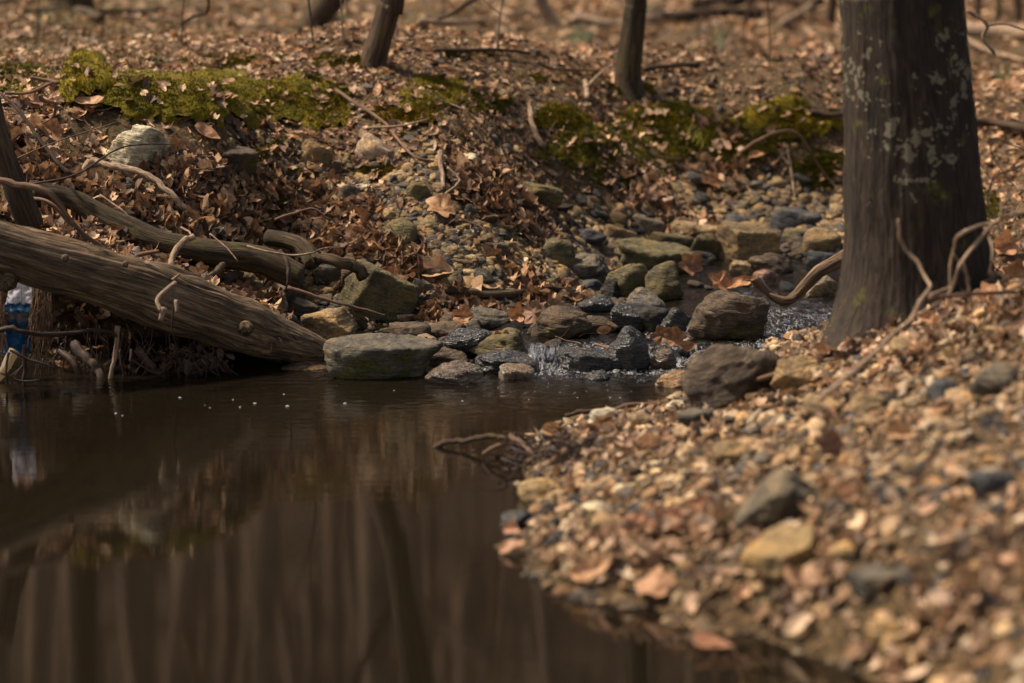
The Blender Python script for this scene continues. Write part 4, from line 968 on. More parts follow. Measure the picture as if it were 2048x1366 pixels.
# snag and branches at the left edge
wood('dead_snag', [(-25,180,11.0),(-5,270,11.0),(15,330,11.0),(40,400,11.0),(62,450,11.05)], 20, 26, M_DARKBARK, 'broken brown snag leaning at the left frame edge', 'dead trunk', seg=24, lump=.2, ridge=.08)
wood('branch', [(-40,352,10.8),(20,366,10.8),(75,376,10.8),(115,400,10.8),(150,450,10.85),(215,505,10.9)], 7, 5, M_TWIG, 'brown branch curving down from the left edge onto the big log', 'branch')
wood('branch', [(0,185,11.9),(40,225,11.8),(85,285,11.7),(125,335,11.6),(150,352,11.6)], 3, 5, M_DARKBARK, 'straight dark stick crossing the bank below the round moss cushion', 'branch', jit=.001)
wood('branch', [(182,322,11.8),(225,332,11.75),(270,342,11.7),(312,362,11.65),(345,390,11.6),(372,418,11.6)], 8, 6, M_PALE, 'thick pale grey branch bending down below the white stone', 'branch', seg=12, twigs=[([(182,322,11.8),(170,340,11.8),(172,358,11.8)], 9, 8)])
wood('branch', [(388,472,11.3),(362,486,11.25),(347,508,11.2),(343,535,11.15),(352,560,11.1)], 7, 6, M_PALE, 'whitish s shaped branch standing up behind the big log', 'branch', seg=10)
wood('branch', [(268,518,11.1),(285,508,11.1),(318,502,11.1)], 5, 4, M_TWIG, 'short brown stick behind the big log', 'branch')
wood('branch', [(240,512,10.8),(236,496,10.8),(240,484,10.8)], 3, 2.5, M_PALE, 'tiny forked twig standing on the big log', 'twig', twigs=[([(240,484,10.8),(232,482,10.8)], 2.5, 1.5), ([(240,484,10.8),(249,483,10.8),(253,492,10.8)], 2.5, 1.5)])
wood('branch', [(60,155,12.4),(90,160,12.4),(118,166,12.35)], 3, 4, M_TWIG, 'short stick poking out of the moss left of the round cushion', 'branch')
wood('branch', [(10,186,12.2),(60,185,12.2),(105,166,12.2)], 3.5, 3, M_TWIG, 'grey stick under the round moss cushion', 'branch', twigs=[([(80,190,12.1),(85,200,12.1),(110,208,12.1),(105,235,12.1),(82,250,12.1)], 5, 3)])
wood('branch', [(30,318,11.5),(110,285,11.4),(230,245,11.5)], 1.8, 1, M_TWIG, 'thin arching stem above the stick at the left bank', 'twig')
wood('branch', [(50,370,11.3),(150,350,11.2),(230,300,11.3),(290,288,11.4),(350,290,11.5)], 2.5, 1, M_DARKBARK, 'thin dark twig arching in front of the white stone', 'twig')
wood('branch', [(200,390,11.3),(250,425,11.2),(272,455,11.2)], 2.2, 1.3, M_PALE, 'thin white twig slanting down on the leaves behind the dark log', 'twig')
wood('branch', [(150,460,11.3),(100,405,11.3),(60,395,11.4)], 4, 3, M_TWIG, 'brown twig parallel to the big log at left', 'twig')
wood('branch', [(362,455,11.5),(378,464,11.4),(388,478,11.35)], 2.5, 2, M_PALE, 'small hooked twig over the top of the s shaped branch', 'twig')
wood('branch', [(420,468,11.3),(445,488,11.25),(470,515,11.2),(476,524,11.2)], 1.8, 1, M_PALE, 'fine pale twig hanging over the mossy log', 'twig')
wood('branch', [(495,492,11.4),(530,502,11.35),(580,510,11.35),(625,506,11.35),(645,497,11.4),(690,494,11.45)], 2.6, 1.2, M_PALE, 'long fine pale twig lying across the root elbow', 'twig', twigs=[([(618,506,11.35),(622,514,11.35),(628,524,11.35)], 1.8, 1)])
wood('branch', [(575,575,11.4),(640,596,11.4),(700,612,11.4),(740,622,11.4),(770,630,11.4)], 4.2, 1.8, M_TWIG, 'thin brown stick running right to the grass tuft', 'branch', twigs=[([(700,612,11.4),(706,624,11.4),(708,635,11.4)], 2, 1.2), ([(715,616,11.4),(740,628,11.4)], 2, 1.2)])
wood('branch', [(212,432,11.9),(300,448,11.8),(330,450,11.8)], 2.5, 1.5, M_TWIG, 'grey twig lying in the leaves above the dark log', 'twig')
wood('branch', [(550,440,12),(595,424,12),(625,418,12),(660,440,12)], 3, 2, M_TWIG, 'brown bent twig lying on the leaf heap', 'twig')
wood('branch', [(368,394,12.1),(400,402,12.1),(300,390,12.1)], 2, 1.2, M_TWIG, 'short dark twig below the thick pale branch', 'twig')
wood('branch', [(345,325,12.2),(342,345,12.1),(330,362,12.1)], 2.5, 1.5, M_PALE, 'small white twig right of the white stone', 'twig')
wood('branch', [(600,338,12.9),(580,362,12.8),(568,372,12.8)], 4, 3, M_TWIG, 'brown stick stub beside the striped slab', 'branch')
wood('branch', [(398,178,13.0),(402,205,12.95),(412,225,12.9)], 4, 2.5, M_PALE, 'pale broken stick standing in the mossy bank edge', 'branch')
# mid bank sticks
wood('branch', [(880,320),(884,350),(888,388)], 5, 4, M_PALE, 'pale grey stick lying down the bank above the leaf heap', 'branch', off=.03)
wood('branch', [(990,356),(1010,380),(1032,404)], 7, 6, M_PALE, 'thick tan stick on the leaf heap', 'branch', off=.06, seg=10)
wood('branch', [(1060,232),(1064,262),(1074,290),(1086,316)], 5, 6, M_PALE, 'tan stick leaning down the mossy bank edge in the middle', 'branch', off=.04)
wood('branch', [(672,197),(730,235),(770,265),(800,300),(830,330),(868,345)], 4, 2, M_TWIG, 'long thin grey branch lying diagonally down the mid bank', 'branch', off=.04)
wood('branch', [(735,277),(800,272),(860,258)], 2.5, 1.8, M_PALE, 'thin pale stick lying level on the mid bank', 'twig', off=.04)
wood('branch', [(895,358),(915,378),(918,390),(890,415)], 3, 2, M_PALE, 'curved twig beside the leaf heap', 'twig', off=.05)
wood('branch', [(970,458),(1020,448),(1050,420),(1055,400)], 3, 2, M_TWIG, 'curved twig hanging below the leaf heap', 'twig', off=.05)
wood('branch', [(1170,185),(1172,205),(1174,220)], 5, 5, M_PALE, 'pale twig leaning right of centre beyond the bank edge', 'twig', off=.06, twigs=[([(1172,200),(1200,170),(1225,152)], 4, 3)])
wood('branch', [(1205,215,16.5),(1240,228,16.3),(1275,222,16.4)], 4, 2, M_TWIG, 'bowed twig on the moss ledge', 'twig')
wood('branch', [(1290,310,15.6),(1370,320,15.5),(1400,318,15.5)], 2, 1.5, M_TWIG, 'thin level twig across the mossy slope', 'twig')
wood('branch', [(1472,312,15.2),(1510,285,15.0),(1555,265,15),(1592,266,15),(1615,295,15),(1650,350,15.1),(1690,388,15.2)], 4, 1.8, M_TWIG, 'long arching stem over the moss left of the big trunk', 'branch')
wood('branch', [(1380,355),(1430,372),(1480,400),(1460,395)], 3, 2, M_TWIG, 'thin twig among leaves behind the squared block', 'twig', off=.04)
wood('branch', [(1575,300,15.2),(1582,340,15.2),(1590,400,15.2)], 3.5, 2, M_PALE, 'pale forked stem below the arching one', 'twig', twigs=[([(1578,330,15.2),(1565,312,15.2),(1558,298,15.2)], 2.5, 1.2)])
wood('branch', [(1440,290,15.8),(1462,320,15.5),(1480,350,15.5)], 4, 2.5, M_TWIG, 'brown hooked stem under the yellow moss', 'twig')
# creek wood
wood('branch', [(888,596),(930,602),(990,604),(1045,602)], 9, 8, M_DARKBARK, 'dark driftwood stick lying level behind the low stone row', 'driftwood', off=.03, seg=14, lump=.35)
wood('branch', [(1060,596),(1105,592),(1150,598)], 7, 5, M_DARKBARK, 'dark driftwood piece under the reddish stone', 'driftwood', off=.03, seg=12, lump=.35)
wood('driftwood', [(1700,508,11.2),(1672,524,11.2),(1640,542,11.15),(1615,566,11.15),(1590,592,11.15),(1568,603,11.15),(1545,592,11.15),(1528,576,11.15),(1512,556,11.15)], 14, 5, M_LOG, 'forked stripy driftwood rising from the creek to the big trunk', 'driftwood', seg=28, lump=.3, ridge=.18, n=8, twigs=[([(1590,592,11.15),(1575,600,11.1),(1530,584,11.15),(1500,560,11.15)], 8, 2), ([(1512,556,11.15),(1506,562,11.15),(1490,560,11.15)], 3, 1)])
wood('branch', [(855,700,11.2),(852,674,11.2)], 3, 3, M_DARKBARK, 'short dark peg standing between stones of the low row', 'twig')
wood('branch', [(1190,688,11.2),(1215,696,11.1),(1205,702,11.1)], 3, 2, M_TWIG, 'little curled stem on the flat black stone', 'twig')
# near bank wood
wood('branch', [(1797,438,8.6),(1800,475,8.6),(1812,500,8.6),(1835,525,8.58),(1852,555,8.55),(1860,576,8.5),(1838,605,8.4),(1822,640,8.3),(1790,665,8.2),(1755,700,8.05),(1700,748,7.85),(1640,800,7.65)], 3.2, 5.5, M_PALE, 'pale bent branch rising in front of the big trunk', 'branch', seg=10)
wood('branch', [(2090,400,8.9),(2040,425,8.8),(1985,446,8.8),(1930,462,8.7),(1910,485,8.7),(1902,530,8.7),(1900,580,8.7),(1896,635,8.7)], 4.6, 2.4, M_PALE, 'drooping pale branch at the right of the big trunk', 'branch',
     twigs=[([(1985,446,8.8),(1950,490,8.7),(1920,530,8.6),(1895,590,8.6),(1820,640,8.4)], 4.2, 3.2), ([(1925,520,8.6),(1935,560,8.6),(1945,620,8.6)], 3.5, 2.5), ([(1902,575,8.7),(1860,590,8.6)], 4, 3), ([(1970,455,8.8),(1985,500,8.7),(1978,550,8.7)], 3, 2), ([(1905,505,8.7),(1940,560,8.7)], 2.5, 1.6), ([(1900,590,8.7),(1925,635,8.6)], 2.5, 1.6), ([(2000,440,8.8),(2010,400,8.8),(2048,370,8.8)], 3, 2)])
wood('branch', [(1860,596,8.5),(1940,588,8.6),(2030,584,8.7)], 5, 4, M_TWIG, 'level brown branch low across the foot of the big trunk', 'branch')
wood('branch', [(1885,900,7.2),(1925,945,7.0),(1955,960,6.9)], 6, 6, M_PALE, 'short blurred tan stick on the near slope', 'branch', twigs=[([(1868,880,7.2),(1885,900,7.2)], 5, 5)])
wood('branch', [(1990,350,9.6),(1975,400,9.5),(2000,460,9.4)], 2.5, 1.5, M_PALE, 'thin looping stem right of the big trunk', 'twig', twigs=[([(2048,330,9.5),(2010,345,9.5),(1990,350,9.5)], 2.5, 2), ([(2048,300,9.5),(1995,280,9.5),(1985,310,9.5),(2048,400,9.5)], 2, 1.5)])
wood('branch', [(862,908,9.35),(872,895,9.3),(895,884,9.3),(925,882,9.28),(955,876,9.25),(1000,872,9.2)], 7, 5, M_DARKBARK, 'dark bent branch poking out of the pool at the near shore', 'branch', seg=10, twigs=[([(862,908,9.35),(866,880,9.35),(872,848,9.35)], 1.6, 1)])
wood('branch', [(966,908,9.1),(990,894,9.05),(1012,886,9.05),(1008,874,9.05),(996,874,9.05)], 5, 4, M_TWIG, 'hooked twig beside the dark bent branch', 'branch')
wood('branch', [(1020,872,9.1),(1040,884,9.05),(1068,910,8.95)], 6, 4, M_TWIG, 'knobbly stick slanting down on the near shore', 'branch')
wood('branch', [(1130,832,9.8),(1160,824,9.8),(1190,822,9.8)], 5, 5, M_DARKBARK, 'dark stub sticking into the pool by the pale blunt stone', 'branch')
wood('branch', [(1205,828,9.8),(1260,812,9.85),(1340,806,9.9)], 6, 5, M_TWIG, 'long stick lying along the far tip of the near shore', 'branch')
wood('branch', [(1380,795,9.5),(1480,770,9.3),(1560,745,9.2)], 6, 5, M_TWIG, 'stick lying along the foot of the big near boulder', 'branch')
wood('branch', [(1300,905,8.9),(1360,870,8.9),(1460,835,8.9)], 5, 4, M_TWIG, 'straight twig lying up the near slope below the boulder', 'branch')
wood('branch', [(1060,925,8.9),(1100,905,8.9),(1180,880,9.0),(1240,862,9.1)], 6, 5, M_DARKBARK, 'dark stick along the edge of the near shore', 'branch')
wood('branch', [(1460,1150,7.0),(1500,1190,6.9),(1570,1185,6.9),(1650,1165,6.9)], 8, 7, M_DARKBARK, 'curved root under the mustard stone', 'branch')

# roots and debris in the hollow under the log
HB = [([(-20,668,10.6),(20,655,10.6),(45,664,10.6),(90,668,10.65),(150,666,10.7),(205,660,10.7),(235,672,10.75)], 6, 4, M_SHADEDWETROOT, 'long level red brown root under the log at left'),
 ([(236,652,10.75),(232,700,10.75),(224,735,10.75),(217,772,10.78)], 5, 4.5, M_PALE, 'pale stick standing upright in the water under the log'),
 ([(150,690,10.9),(175,715,10.85),(192,740,10.82),(206,768,10.8)], 11, 9, M_SHADEDWETROOT, 'thick smooth root curving into the water left of the pale stick'),
 ([(120,700,10.95),(150,725,10.9),(170,768,10.9)], 8, 7, M_SHADEDWETROOT, 'dark root beside the thick smooth one'),
 ([(275,700,10.95),(300,730,10.9),(320,760,10.9)], 10, 8, M_SHADEDWETROOT, 'dark root in the middle of the hollow'),
 ([(265,720,10.75),(300,742,10.72),(335,758,10.75)], 2.5, 1.5, M_SHADEDWETROOT, 'fine twig slanting into the water under the log'),
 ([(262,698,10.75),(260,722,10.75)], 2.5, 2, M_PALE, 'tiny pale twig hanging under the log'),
 ([(20,700,10.55),(60,720,10.55),(95,730,10.55),(108,742,10.55)], 3, 1.8, M_SHADEDWETROOT, 'thin twig crossing below the blue plastic'),
 ([(18,705,10.5),(12,740,10.5),(14,770,10.5)], 3, 2, M_SHADEDWETROOT, 'thin stem going down into the water at the left edge'),
 ([(50,690,10.6),(50,730,10.6),(48,772,10.6)], 5, 4, M_SHADEDWETROOT, 'dark root post below the blue plastic'),
 ([(0,745,10.5),(40,762,10.5),(78,760,10.5)], 2.5, 1.5, M_SHADEDWETROOT, 'fine twig lying on the water at the left edge'),
 ([(378,740,10.8),(390,728,10.8),(404,752,10.8)], 4, 3, M_SHADEDWETROOT, 'crooked stick in the debris at the right end of the hollow'),
 ([(350,600,10.6),(344,650,10.6),(352,690,10.65),(368,705,10.7)], 2.5, 1.5, M_SHADEDWETROOT, 'stem hanging from the log into the debris'),
 ([(240,700,10.8),(245,735,10.8),(250,765,10.82)], 3, 2, M_SHADEDWETROOT, 'dark stem right of the pale upright stick')]
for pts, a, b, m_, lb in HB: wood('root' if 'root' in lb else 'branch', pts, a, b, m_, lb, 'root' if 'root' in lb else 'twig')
def shore_debris():
    rg = np.random.default_rng(19); it = []
    for k in range(240):
        px = rg.normal(1110, 55); py = 905-(px-1110)*.18+rg.normal()*14; g = G(px, py, water=True); a = rg.uniform(0, 6.28); L = rg.uniform(.02, .09)
        d = np.array([math.cos(a), math.sin(a), rg.normal()*.25])*L; c = g+np.array([0, 0, rg.uniform(.003, .03)])
        T = smoothpath(np.array([c-d, c+rg.normal(size=3)*.008, c+d]), 3); it.append(tube(T, np.linspace(rg.uniform(.0015, .005), .001, len(T)), 5, .3, 60, k))
    V, F, g = merge(it); tag(mesh('driftwood_debris', V, F, M_SHADEDWETROOT, vec=g), 'dark tangle of washed up twigs and bark on the near shore edge', 'debris', kind='stuff')
shore_debris()
def rootmass():
    rg = np.random.default_rng(9); it = []
    for k in range(230):
        px = rg.uniform(-40, 440) if k < 150 else rg.normal(390, 28); top = rg.uniform(640, 740); d = rg.uniform(10.8, 11.1)
        if k >= 150: top = rg.uniform(690, 750); d = rg.uniform(10.75, 10.95)
        sp = rg.normal(0, 26); L = rg.uniform(25, 80) if k < 150 else rg.uniform(12, 34)
        pts = [(px, top, d), (px+sp*.4+rg.normal()*4, top+L*.5, d), (px+sp, min(top+L, 772), d-.02)]
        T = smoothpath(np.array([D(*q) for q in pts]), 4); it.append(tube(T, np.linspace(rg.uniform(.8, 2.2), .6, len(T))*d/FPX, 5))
    V, F, g = merge(it); o = mesh('rootlets', V, F, M_SHADEDWETROOT, vec=g); tag(o, 'mat of fine roots and twigs hanging in the dark hollow under the log', 'roots', kind='stuff')
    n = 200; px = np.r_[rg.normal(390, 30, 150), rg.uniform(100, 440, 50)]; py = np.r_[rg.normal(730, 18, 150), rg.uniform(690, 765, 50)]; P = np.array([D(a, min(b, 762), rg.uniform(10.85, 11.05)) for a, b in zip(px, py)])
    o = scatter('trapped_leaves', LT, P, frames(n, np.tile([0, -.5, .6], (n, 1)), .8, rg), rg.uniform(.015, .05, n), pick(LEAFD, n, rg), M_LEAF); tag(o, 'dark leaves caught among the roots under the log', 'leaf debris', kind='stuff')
rootmass()

# torn plastic sheet hanging under the log, with its beard of dead grass
def plastic():
    c = D(38, 560, 10.75); e = empty('plastic_sheet', c); tag(e, 'torn blue and white plastic sheet hanging under the log at the left edge', 'plastic')
    nx, ny = 14, 60; u = np.linspace(0, 1, nx); v = np.linspace(0, 1, ny); vv, uu = np.meshgrid(v, u, indexing='ij')
    px = 14+52*uu-10*vv+(4*np.sin(vv*9)); py = 556+152*vv; q = np.c_[uu.ravel()*3, vv.ravel()*9, 0*uu.ravel()]
    dd = 10.78+.02*fbm(q, 3).reshape(px.shape)*1.5
    V = D(px.ravel(), py.ravel(), dd.ravel())
    t = vv.ravel()+.05*fbm(q*2, 3); cols = np.where((t < .34)[:, None], lin(232, 230, 236), lin(30, 92, 134))
    cols = np.where(((t > .46) & (t < .56))[:, None], lin(130, 124, 122), cols); cols = np.where(((t > .38) & (t < .44))[:, None], lin(120, 170, 200), cols); cols = np.where(((t > .6) & (t < .7))[:, None], lin(40, 66, 84), cols)
    b = np.repeat(np.arange(ny-1)*nx, nx-1)+np.tile(np.arange(nx-1), ny-1); F = np.stack([b, b+1, b+nx+1, b+nx], -1)
    m = tinted('plastic_film', .35, .6)
    o = mesh('film', V-c, F, m, e, col=cols); md = o.modifiers.new('s', 'SOLIDIFY'); md.thickness = .0015
    # pale flap at the bottom left
    pts = [(30,702,10.7),(18,722,10.68),(4,745,10.66),(-12,765,10.66)]
    T = smoothpath(np.array([D(*q) for q in pts]), 8); tv, tf, tg = tube(T, np.linspace(12, 6, len(T))*10.7/FPX, 14, .35, 30, 2)
    mesh('flap', tv-c, tf, m, e, col=np.tile(lin(178, 160, 134), (len(tv), 1)))
    rg = np.random.default_rng(4); it = []
    for k in range(190):
        x0 = rg.choice([rg.normal(3, 4), rg.normal(76, 8), rg.normal(90, 9)], p=[.35, .4, .25]); y0 = rg.uniform(558, 640); L = rg.uniform(25, 110)
        d = rg.uniform(10.72, 10.8); s = rg.normal(-4, 9); pts = [(x0, y0, d), (x0+s*.3+rg.normal()*3, y0+L*.5, d), (x0+s, min(y0+L, 735), d)]
        T = smoothpath(np.array([D(*q) for q in pts]), 4); it.append(tube(T, np.full(len(T), rg.uniform(.35, .9))*d/FPX, 4))
    V, F, g = merge(it); o = mesh('dead_grass_beard', V, F, M_TWIG, vec=g); tag(o, 'beard of dead grass and fibres caught beside the blue plastic', 'dead grass', kind='stuff')
plastic()

# ------------------------------------------------------------------ trees
def limb(rg, p, d, L, r, lvl, out, twigs):
    n = 6; pts = [p]; dd = d
    for k in range(n):
        dd = dd+rg.normal(size=3)*.12+np.array([0, 0, .05]); dd /= np.linalg.norm(dd); pts.append(pts[-1]+dd*L/n)
    rr = np.linspace(r, r*.35, n+1); (out if lvl < 2 else twigs).append(tube(np.array(pts), rr, 8 if lvl == 0 else (6 if lvl == 1 else 3)))
    if lvl < 3:
        for k in range((7, 5, 4)[lvl]):
            t = rg.uniform(.25, 1.0); i = min(n-1, int(t*n)); q = pts[i]; a = rg.normal(size=3); a -= dd*(a@dd); a /= np.linalg.norm(a)
            nd = dd*.7+a*.8+np.array([0, 0, .15]); nd /= np.linalg.norm(nd); limb(rg, q, nd, L*rg.uniform(.4, .6), rr[i]*.55, lvl+1, out, twigs)
def tree(name, path, rads, top_from, mat, label, group=None, seed=1, seg=24, ridge=0, lump=.08, limbs=6, loc=None, crown=3.5, tseg=None):
    """path = trunk points in world space; limbs start above top_from (fraction of the trunk)"""
    rg = np.random.default_rng(seed); P = np.asarray(path, float); Q = smoothpath(np.c_[P, rads], 12 if seg > 60 else 6)
    V, F, g = tube(Q[:, :3], Q[:, 3], seg, lump, 1.6, seed, ridge=ridge, rn=26)
    c = P[0]; e = empty(name, c); tag(e, label, 'tree', group)
    mesh('trunk', V-c, F, mat, e, vec=g)
    out, tw = [], []
    for k in range(limbs):
        t = top_from+(1-top_from)*(k+.5)/limbs; i = int(t*(len(Q)-1)); a = rg.uniform(0, 6.28)
        d = np.array([math.cos(a)*.8, math.sin(a)*.8, .7]); d /= np.linalg.norm(d); limb(rg, Q[i, :3], d, crown*rg.uniform(.6, 1.1)*(1.2-t*.6), Q[i, 3]*.5, 1, out, tw)
    V, F, g = merge(out+tw); mesh('crown', V-c, F, mat, e, vec=g)
    return e

# the big near trunk: flared foot, deep bark, lichen
def big_tree():
    d = 9.55
    rows = [(1832,790,245),(1832,735,228),(1830,690,202),(1831,640,177),(1831,560,152),(1830,470,142),(1825,380,137),(1822,280,132),(1815,150,126),(1805,0,122),(1795,-200,118)]
    P = np.array([D(a, b, d) for a, b, _ in rows]); r = np.array([c for _, _, c in rows])*d/FPX
    top = P[-1]; P = np.vstack([P, top+[-.1, .05, 2.0], top+[-.2, 0, 5], top+[-.1, .1, 8.5], top+[.1, .1, 11]]); r = np.r_[r, .17, .14, .09, .04]
    Q = smoothpath(np.c_[P, r], 14)
    # even, fine rows low down so that the bark can be modelled
    s = np.r_[0, np.cumsum(np.linalg.norm(np.diff(Q[:, :3], axis=0), axis=1))]
    t = np.r_[np.arange(0, 2.2, .008), np.arange(2.2, s[-1], .12)]; Q = np.c_[[np.interp(t, s, Q[:, k]) for k in range(4)]].T
    seg = 260; a = np.arange(seg)/seg*2*np.pi
    V, F, g = tube(Q[:, :3], Q[:, 3], seg, .05, 1.2, 3)
    n = len(Q); W = V[:n*seg].reshape(n, seg, 3); C = Q[:, None, :3]; rad = W-C; R0 = np.linalg.norm(rad, axis=2, keepdims=True)
    aa = np.arctan2(rad[..., 1], rad[..., 0]); z = np.repeat(t[:, None], seg, 1)
    q = np.stack([np.cos(aa)*6.5, np.sin(aa)*6.5, z*2.6], -1).reshape(-1, 3); w = fbm(q+.0, 3).reshape(n, seg)
    q2 = np.stack([np.cos(aa)*15+w, np.sin(aa)*15, z*7], -1).reshape(-1, 3)
    rid = (1-2*np.abs(fbm(q2, 3))).reshape(n, seg); fine = fbm(q2*2.7, 3).reshape(n, seg)
    flare = np.exp(-z/.22)*(.30*np.cos(3*aa+1.2)+.22*np.cos(5*aa)+.1)
    k = 1+.010*rid+.010*fine+.03*w+flare*.55
    V[:n*seg] = (C+rad*k[..., None]).reshape(-1, 3)
    c = D(1838, 700, d); e = empty('tree', c); tag(e, 'big dark trunk with pale lichen spots standing on the near bank at right', 'tree')
    mesh('trunk', V-c, F, M_BARK, e, vec=g)
    rg = np.random.default_rng(2); out, tw = [], []
    for kk in range(8):
        i = int(len(Q)*(.80+.02*kk)); a_ = rg.uniform(0, 6.28); dd = np.array([math.cos(a_)*.8, math.sin(a_)*.8, .7]); limb(rg, Q[i, :3], dd/np.linalg.norm(dd), rg.uniform(2, 3.6), Q[i, 3]*.5, 1, out, tw)
    v2, f2, g2 = merge(out+tw); mesh('crown', v2-c, f2, M_DARKBARK, e, vec=g2)
    # surface roots running out from the foot
    for pts, a0, b0 in (([(1950,668,9.4),(2010,655,9.3),(2070,650,9.2)], 26, 12), ([(1700,700,9.45),(1668,712,9.4),(1640,726,9.35)], 22, 6)):
        T = smoothpath(np.array([D(*q_) for q_ in pts]), 8); tv, tf, tg = tube(T, np.linspace(a0, b0, len(T))*8.9/FPX, 24, .25, 6, 5)
        mesh('root', tv-c, tf, M_DARKBARK, e, vec=tg)
big_tree()

def small_tree(rows, dist, label, seed, mat=M_DARKBARK, height=7, lean=(0, 0)):
    P = np.array([D(a, b, dist) for a, b, _ in rows]); r = np.array([c for _, _, c in rows])*dist/FPX
    top = P[-1]; dr = P[-1]-P[-2]; dr /= np.linalg.norm(dr)
    for k in range(1, 5):
        P = np.vstack([P, top+dr*height*k/4*(.6)+np.array([0, 0, height*k/4*.5])]); r = np.r_[r, r[len(rows)-1]*(1-.22*k)]
    return tree('tree', P, r, .6, mat, label, seed=seed, seg=40, ridge=.05, limbs=5, crown=2.4)
g = G(748, 132); small_tree([(742,150,34),(746,125,27),(757,85,24),(768,50,23),(778,10,24),(790,-50,24)], g[1], 'dark leaning tree rooted on the bank edge left of centre', 21)
g = G(1258, 182); small_tree([(1257,205,40),(1257,178,31),(1256,145,25),(1262,90,23),(1270,20,21),(1275,-60,20)], g[1], 'slim dark tree with a mossy foot right of centre', 22, M_MOSSBARK)
g = G(628, 58); small_tree([(618,75,34),(625,50,28),(645,20,26),(672,-15,26),(690,-60,26)], g[1], 'dark tree leaning right at the top edge left of centre', 23)
g = G(148, 26); small_tree([(148,34,48),(146,10,40),(144,-40,36),(142,-90,34)], g[1], 'mossy trunk foot at the top left edge', 24, M_MOSSBARK)
g = G(1105, 52); small_tree([(1112,60,16),(1100,40,13),(1085,10,12),(1072,-30,11),(1065,-70,10)], g[1], 'pale blurred sapling at the top edge in the centre', 25, M_PALE, 4)
g = G(1680, 60); small_tree([(1655,60,12),(1662,20,10),(1668,-40,9)], g[1], 'thin dark sapling just left of the big trunk at the top', 26, M_DARKBARK, 4)
for k, (x_, y_, s_) in enumerate(((1950,40,8),(1992,45,6),(2030,50,9))):
    g = G(x_, y_); small_tree([(x_, y_+6, s_), (x_+6, y_-30, s_*.85), (x_+3, y_-90, s_*.8)], g[1], ['thin stem nearest the right side of the big trunk at the top', 'thin stem between its two neighbours at the top right', 'thin stem closest to the top right corner'][k], 30+k, M_DARKBARK, 3)

# bare trees on the hillside, seen in the pool's reflection
def hill_trees():
    protos = []
    for k in range(4):
        rg = np.random.default_rng(k+90); hgt = (13, 15, 11, 14)[k]; x = np.cumsum(rg.normal(size=8)*.14); y = np.cumsum(rg.normal(size=8)*.12)
        P = np.c_[x-x[0], y-y[0], np.linspace(-.3, hgt, 8)]; r = np.linspace((.20, .26, .14, .17)[k], .04, 8); r[0] *= 1.3
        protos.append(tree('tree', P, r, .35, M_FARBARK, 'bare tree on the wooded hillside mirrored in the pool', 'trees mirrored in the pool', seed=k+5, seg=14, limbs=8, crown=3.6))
    rg = np.random.default_rng(77); n = 0; c = 0
    spots = []
    while len(spots) < 150 and c < 8000:
        c += 1
        y = 33+rg.uniform()**.8*50; x = rg.uniform(-.30, .24)*y
        if y < 36 and False: continue
        if all((x-a)**2+(y-b)**2 > 1.3 for a, b in spots): spots.append((x, y))
    for i, (x, y) in enumerate(spots):
        src = protos[i % 4]
        if i < 4: e = src
        else:
            e = src.copy(); COL.objects.link(e)
            for ch in src.children:
                cc = ch.copy(); COL.objects.link(cc); cc.parent = e
        e.location = (x, y, float(H(x, y))-.2); e.rotation_euler = (0, 0, rg.uniform(0, 6.28)); s = rg.uniform(.8, 1.25); e.scale = (s, s, s)
hill_trees()

# dead wood on the far floor
FW = [([(50,34),(160,32),(250,33),(332,30)], 4.5, 3.5, M_DARKBARK, 'long thin level branch on the floor at the top left'),
 ([(155,36),(180,42),(205,52)], 10, 9, M_DARKBARK, 'short thick log piece at the top left'),
 ([(-20,14),(10,12),(30,6)], 7, 6, M_PALE, 'pale stick at the top left corner'),
 ([(100,58),(150,58),(162,54)], 3, 2, M_PALE, 'thin pale stick below the short thick log piece'),
 ([(0,52),(30,55),(60,52)], 3, 2, M_PALE, 'thin pale stick at the left edge below the corner'),
 ([(1150,48),(1230,60),(1320,48)], 9, 8, M_PALE, 'blurred fallen log behind the slim dark tree'),
 ([(1290,48),(1400,40),(1520,38)], 11, 10, M_DARKBARK, 'dark blurred log at the top between the two right trees'),
 ([(1390,20),(1520,8),(1640,14)], 12, 10, M_DARKBARK, 'dark blurred log along the top edge left of the big trunk'),
 ([(1900,70),(1980,76),(2080,84)], 14, 14, M_PALE, 'pinkish fallen log right of the big trunk near the top'),
 ([(1925,84),(1975,112),(2045,132)], 4.5, 4, M_PALE, 'pale thin branch slanting right below the pinkish log'),
 ([(1935,262),(1990,264),(2070,278)], 8, 9, M_DARKBARK, 'dark log right of the big trunk, halfway down'),
 ([(1560,62),(1620,20),(1640,-10)], 6, 4, M_PALE, 'pale leaning stick left of the big trunk at the top'),
 ([(840,62),(960,52),(1060,30)], 6, 5, M_PALE, 'pale blurred stick across the floor at the top centre'),
 ([(870,118),(1010,116),(1060,122)], 4, 3, M_DARKBARK, 'thin dark stick on the flat floor behind the mid bank'),
 ([(1075,140),(1110,152),(1200,156)], 4, 3, M_TWIG, 'thin brown stick left of the slim dark tree foot'),
 ([(1290,155),(1340,146),(1400,144)], 5, 4, M_DARKBARK, 'dark stick right of the slim dark tree foot'),
 ([(1620,245),(1660,246),(1690,244)], 6, 5, M_DARKBARK, 'dark stick end touching the left side of the big trunk'),
 ([(700,72),(745,50),(760,42)], 3, 2, M_PALE, 'thin pale stick left of the leaning tree')]
for pts, a, b, m_, lb in FW: wood('fallen_branch', pts, a, b, m_, lb, 'branch', off=.03+a*.002, seg=12, lump=.3)
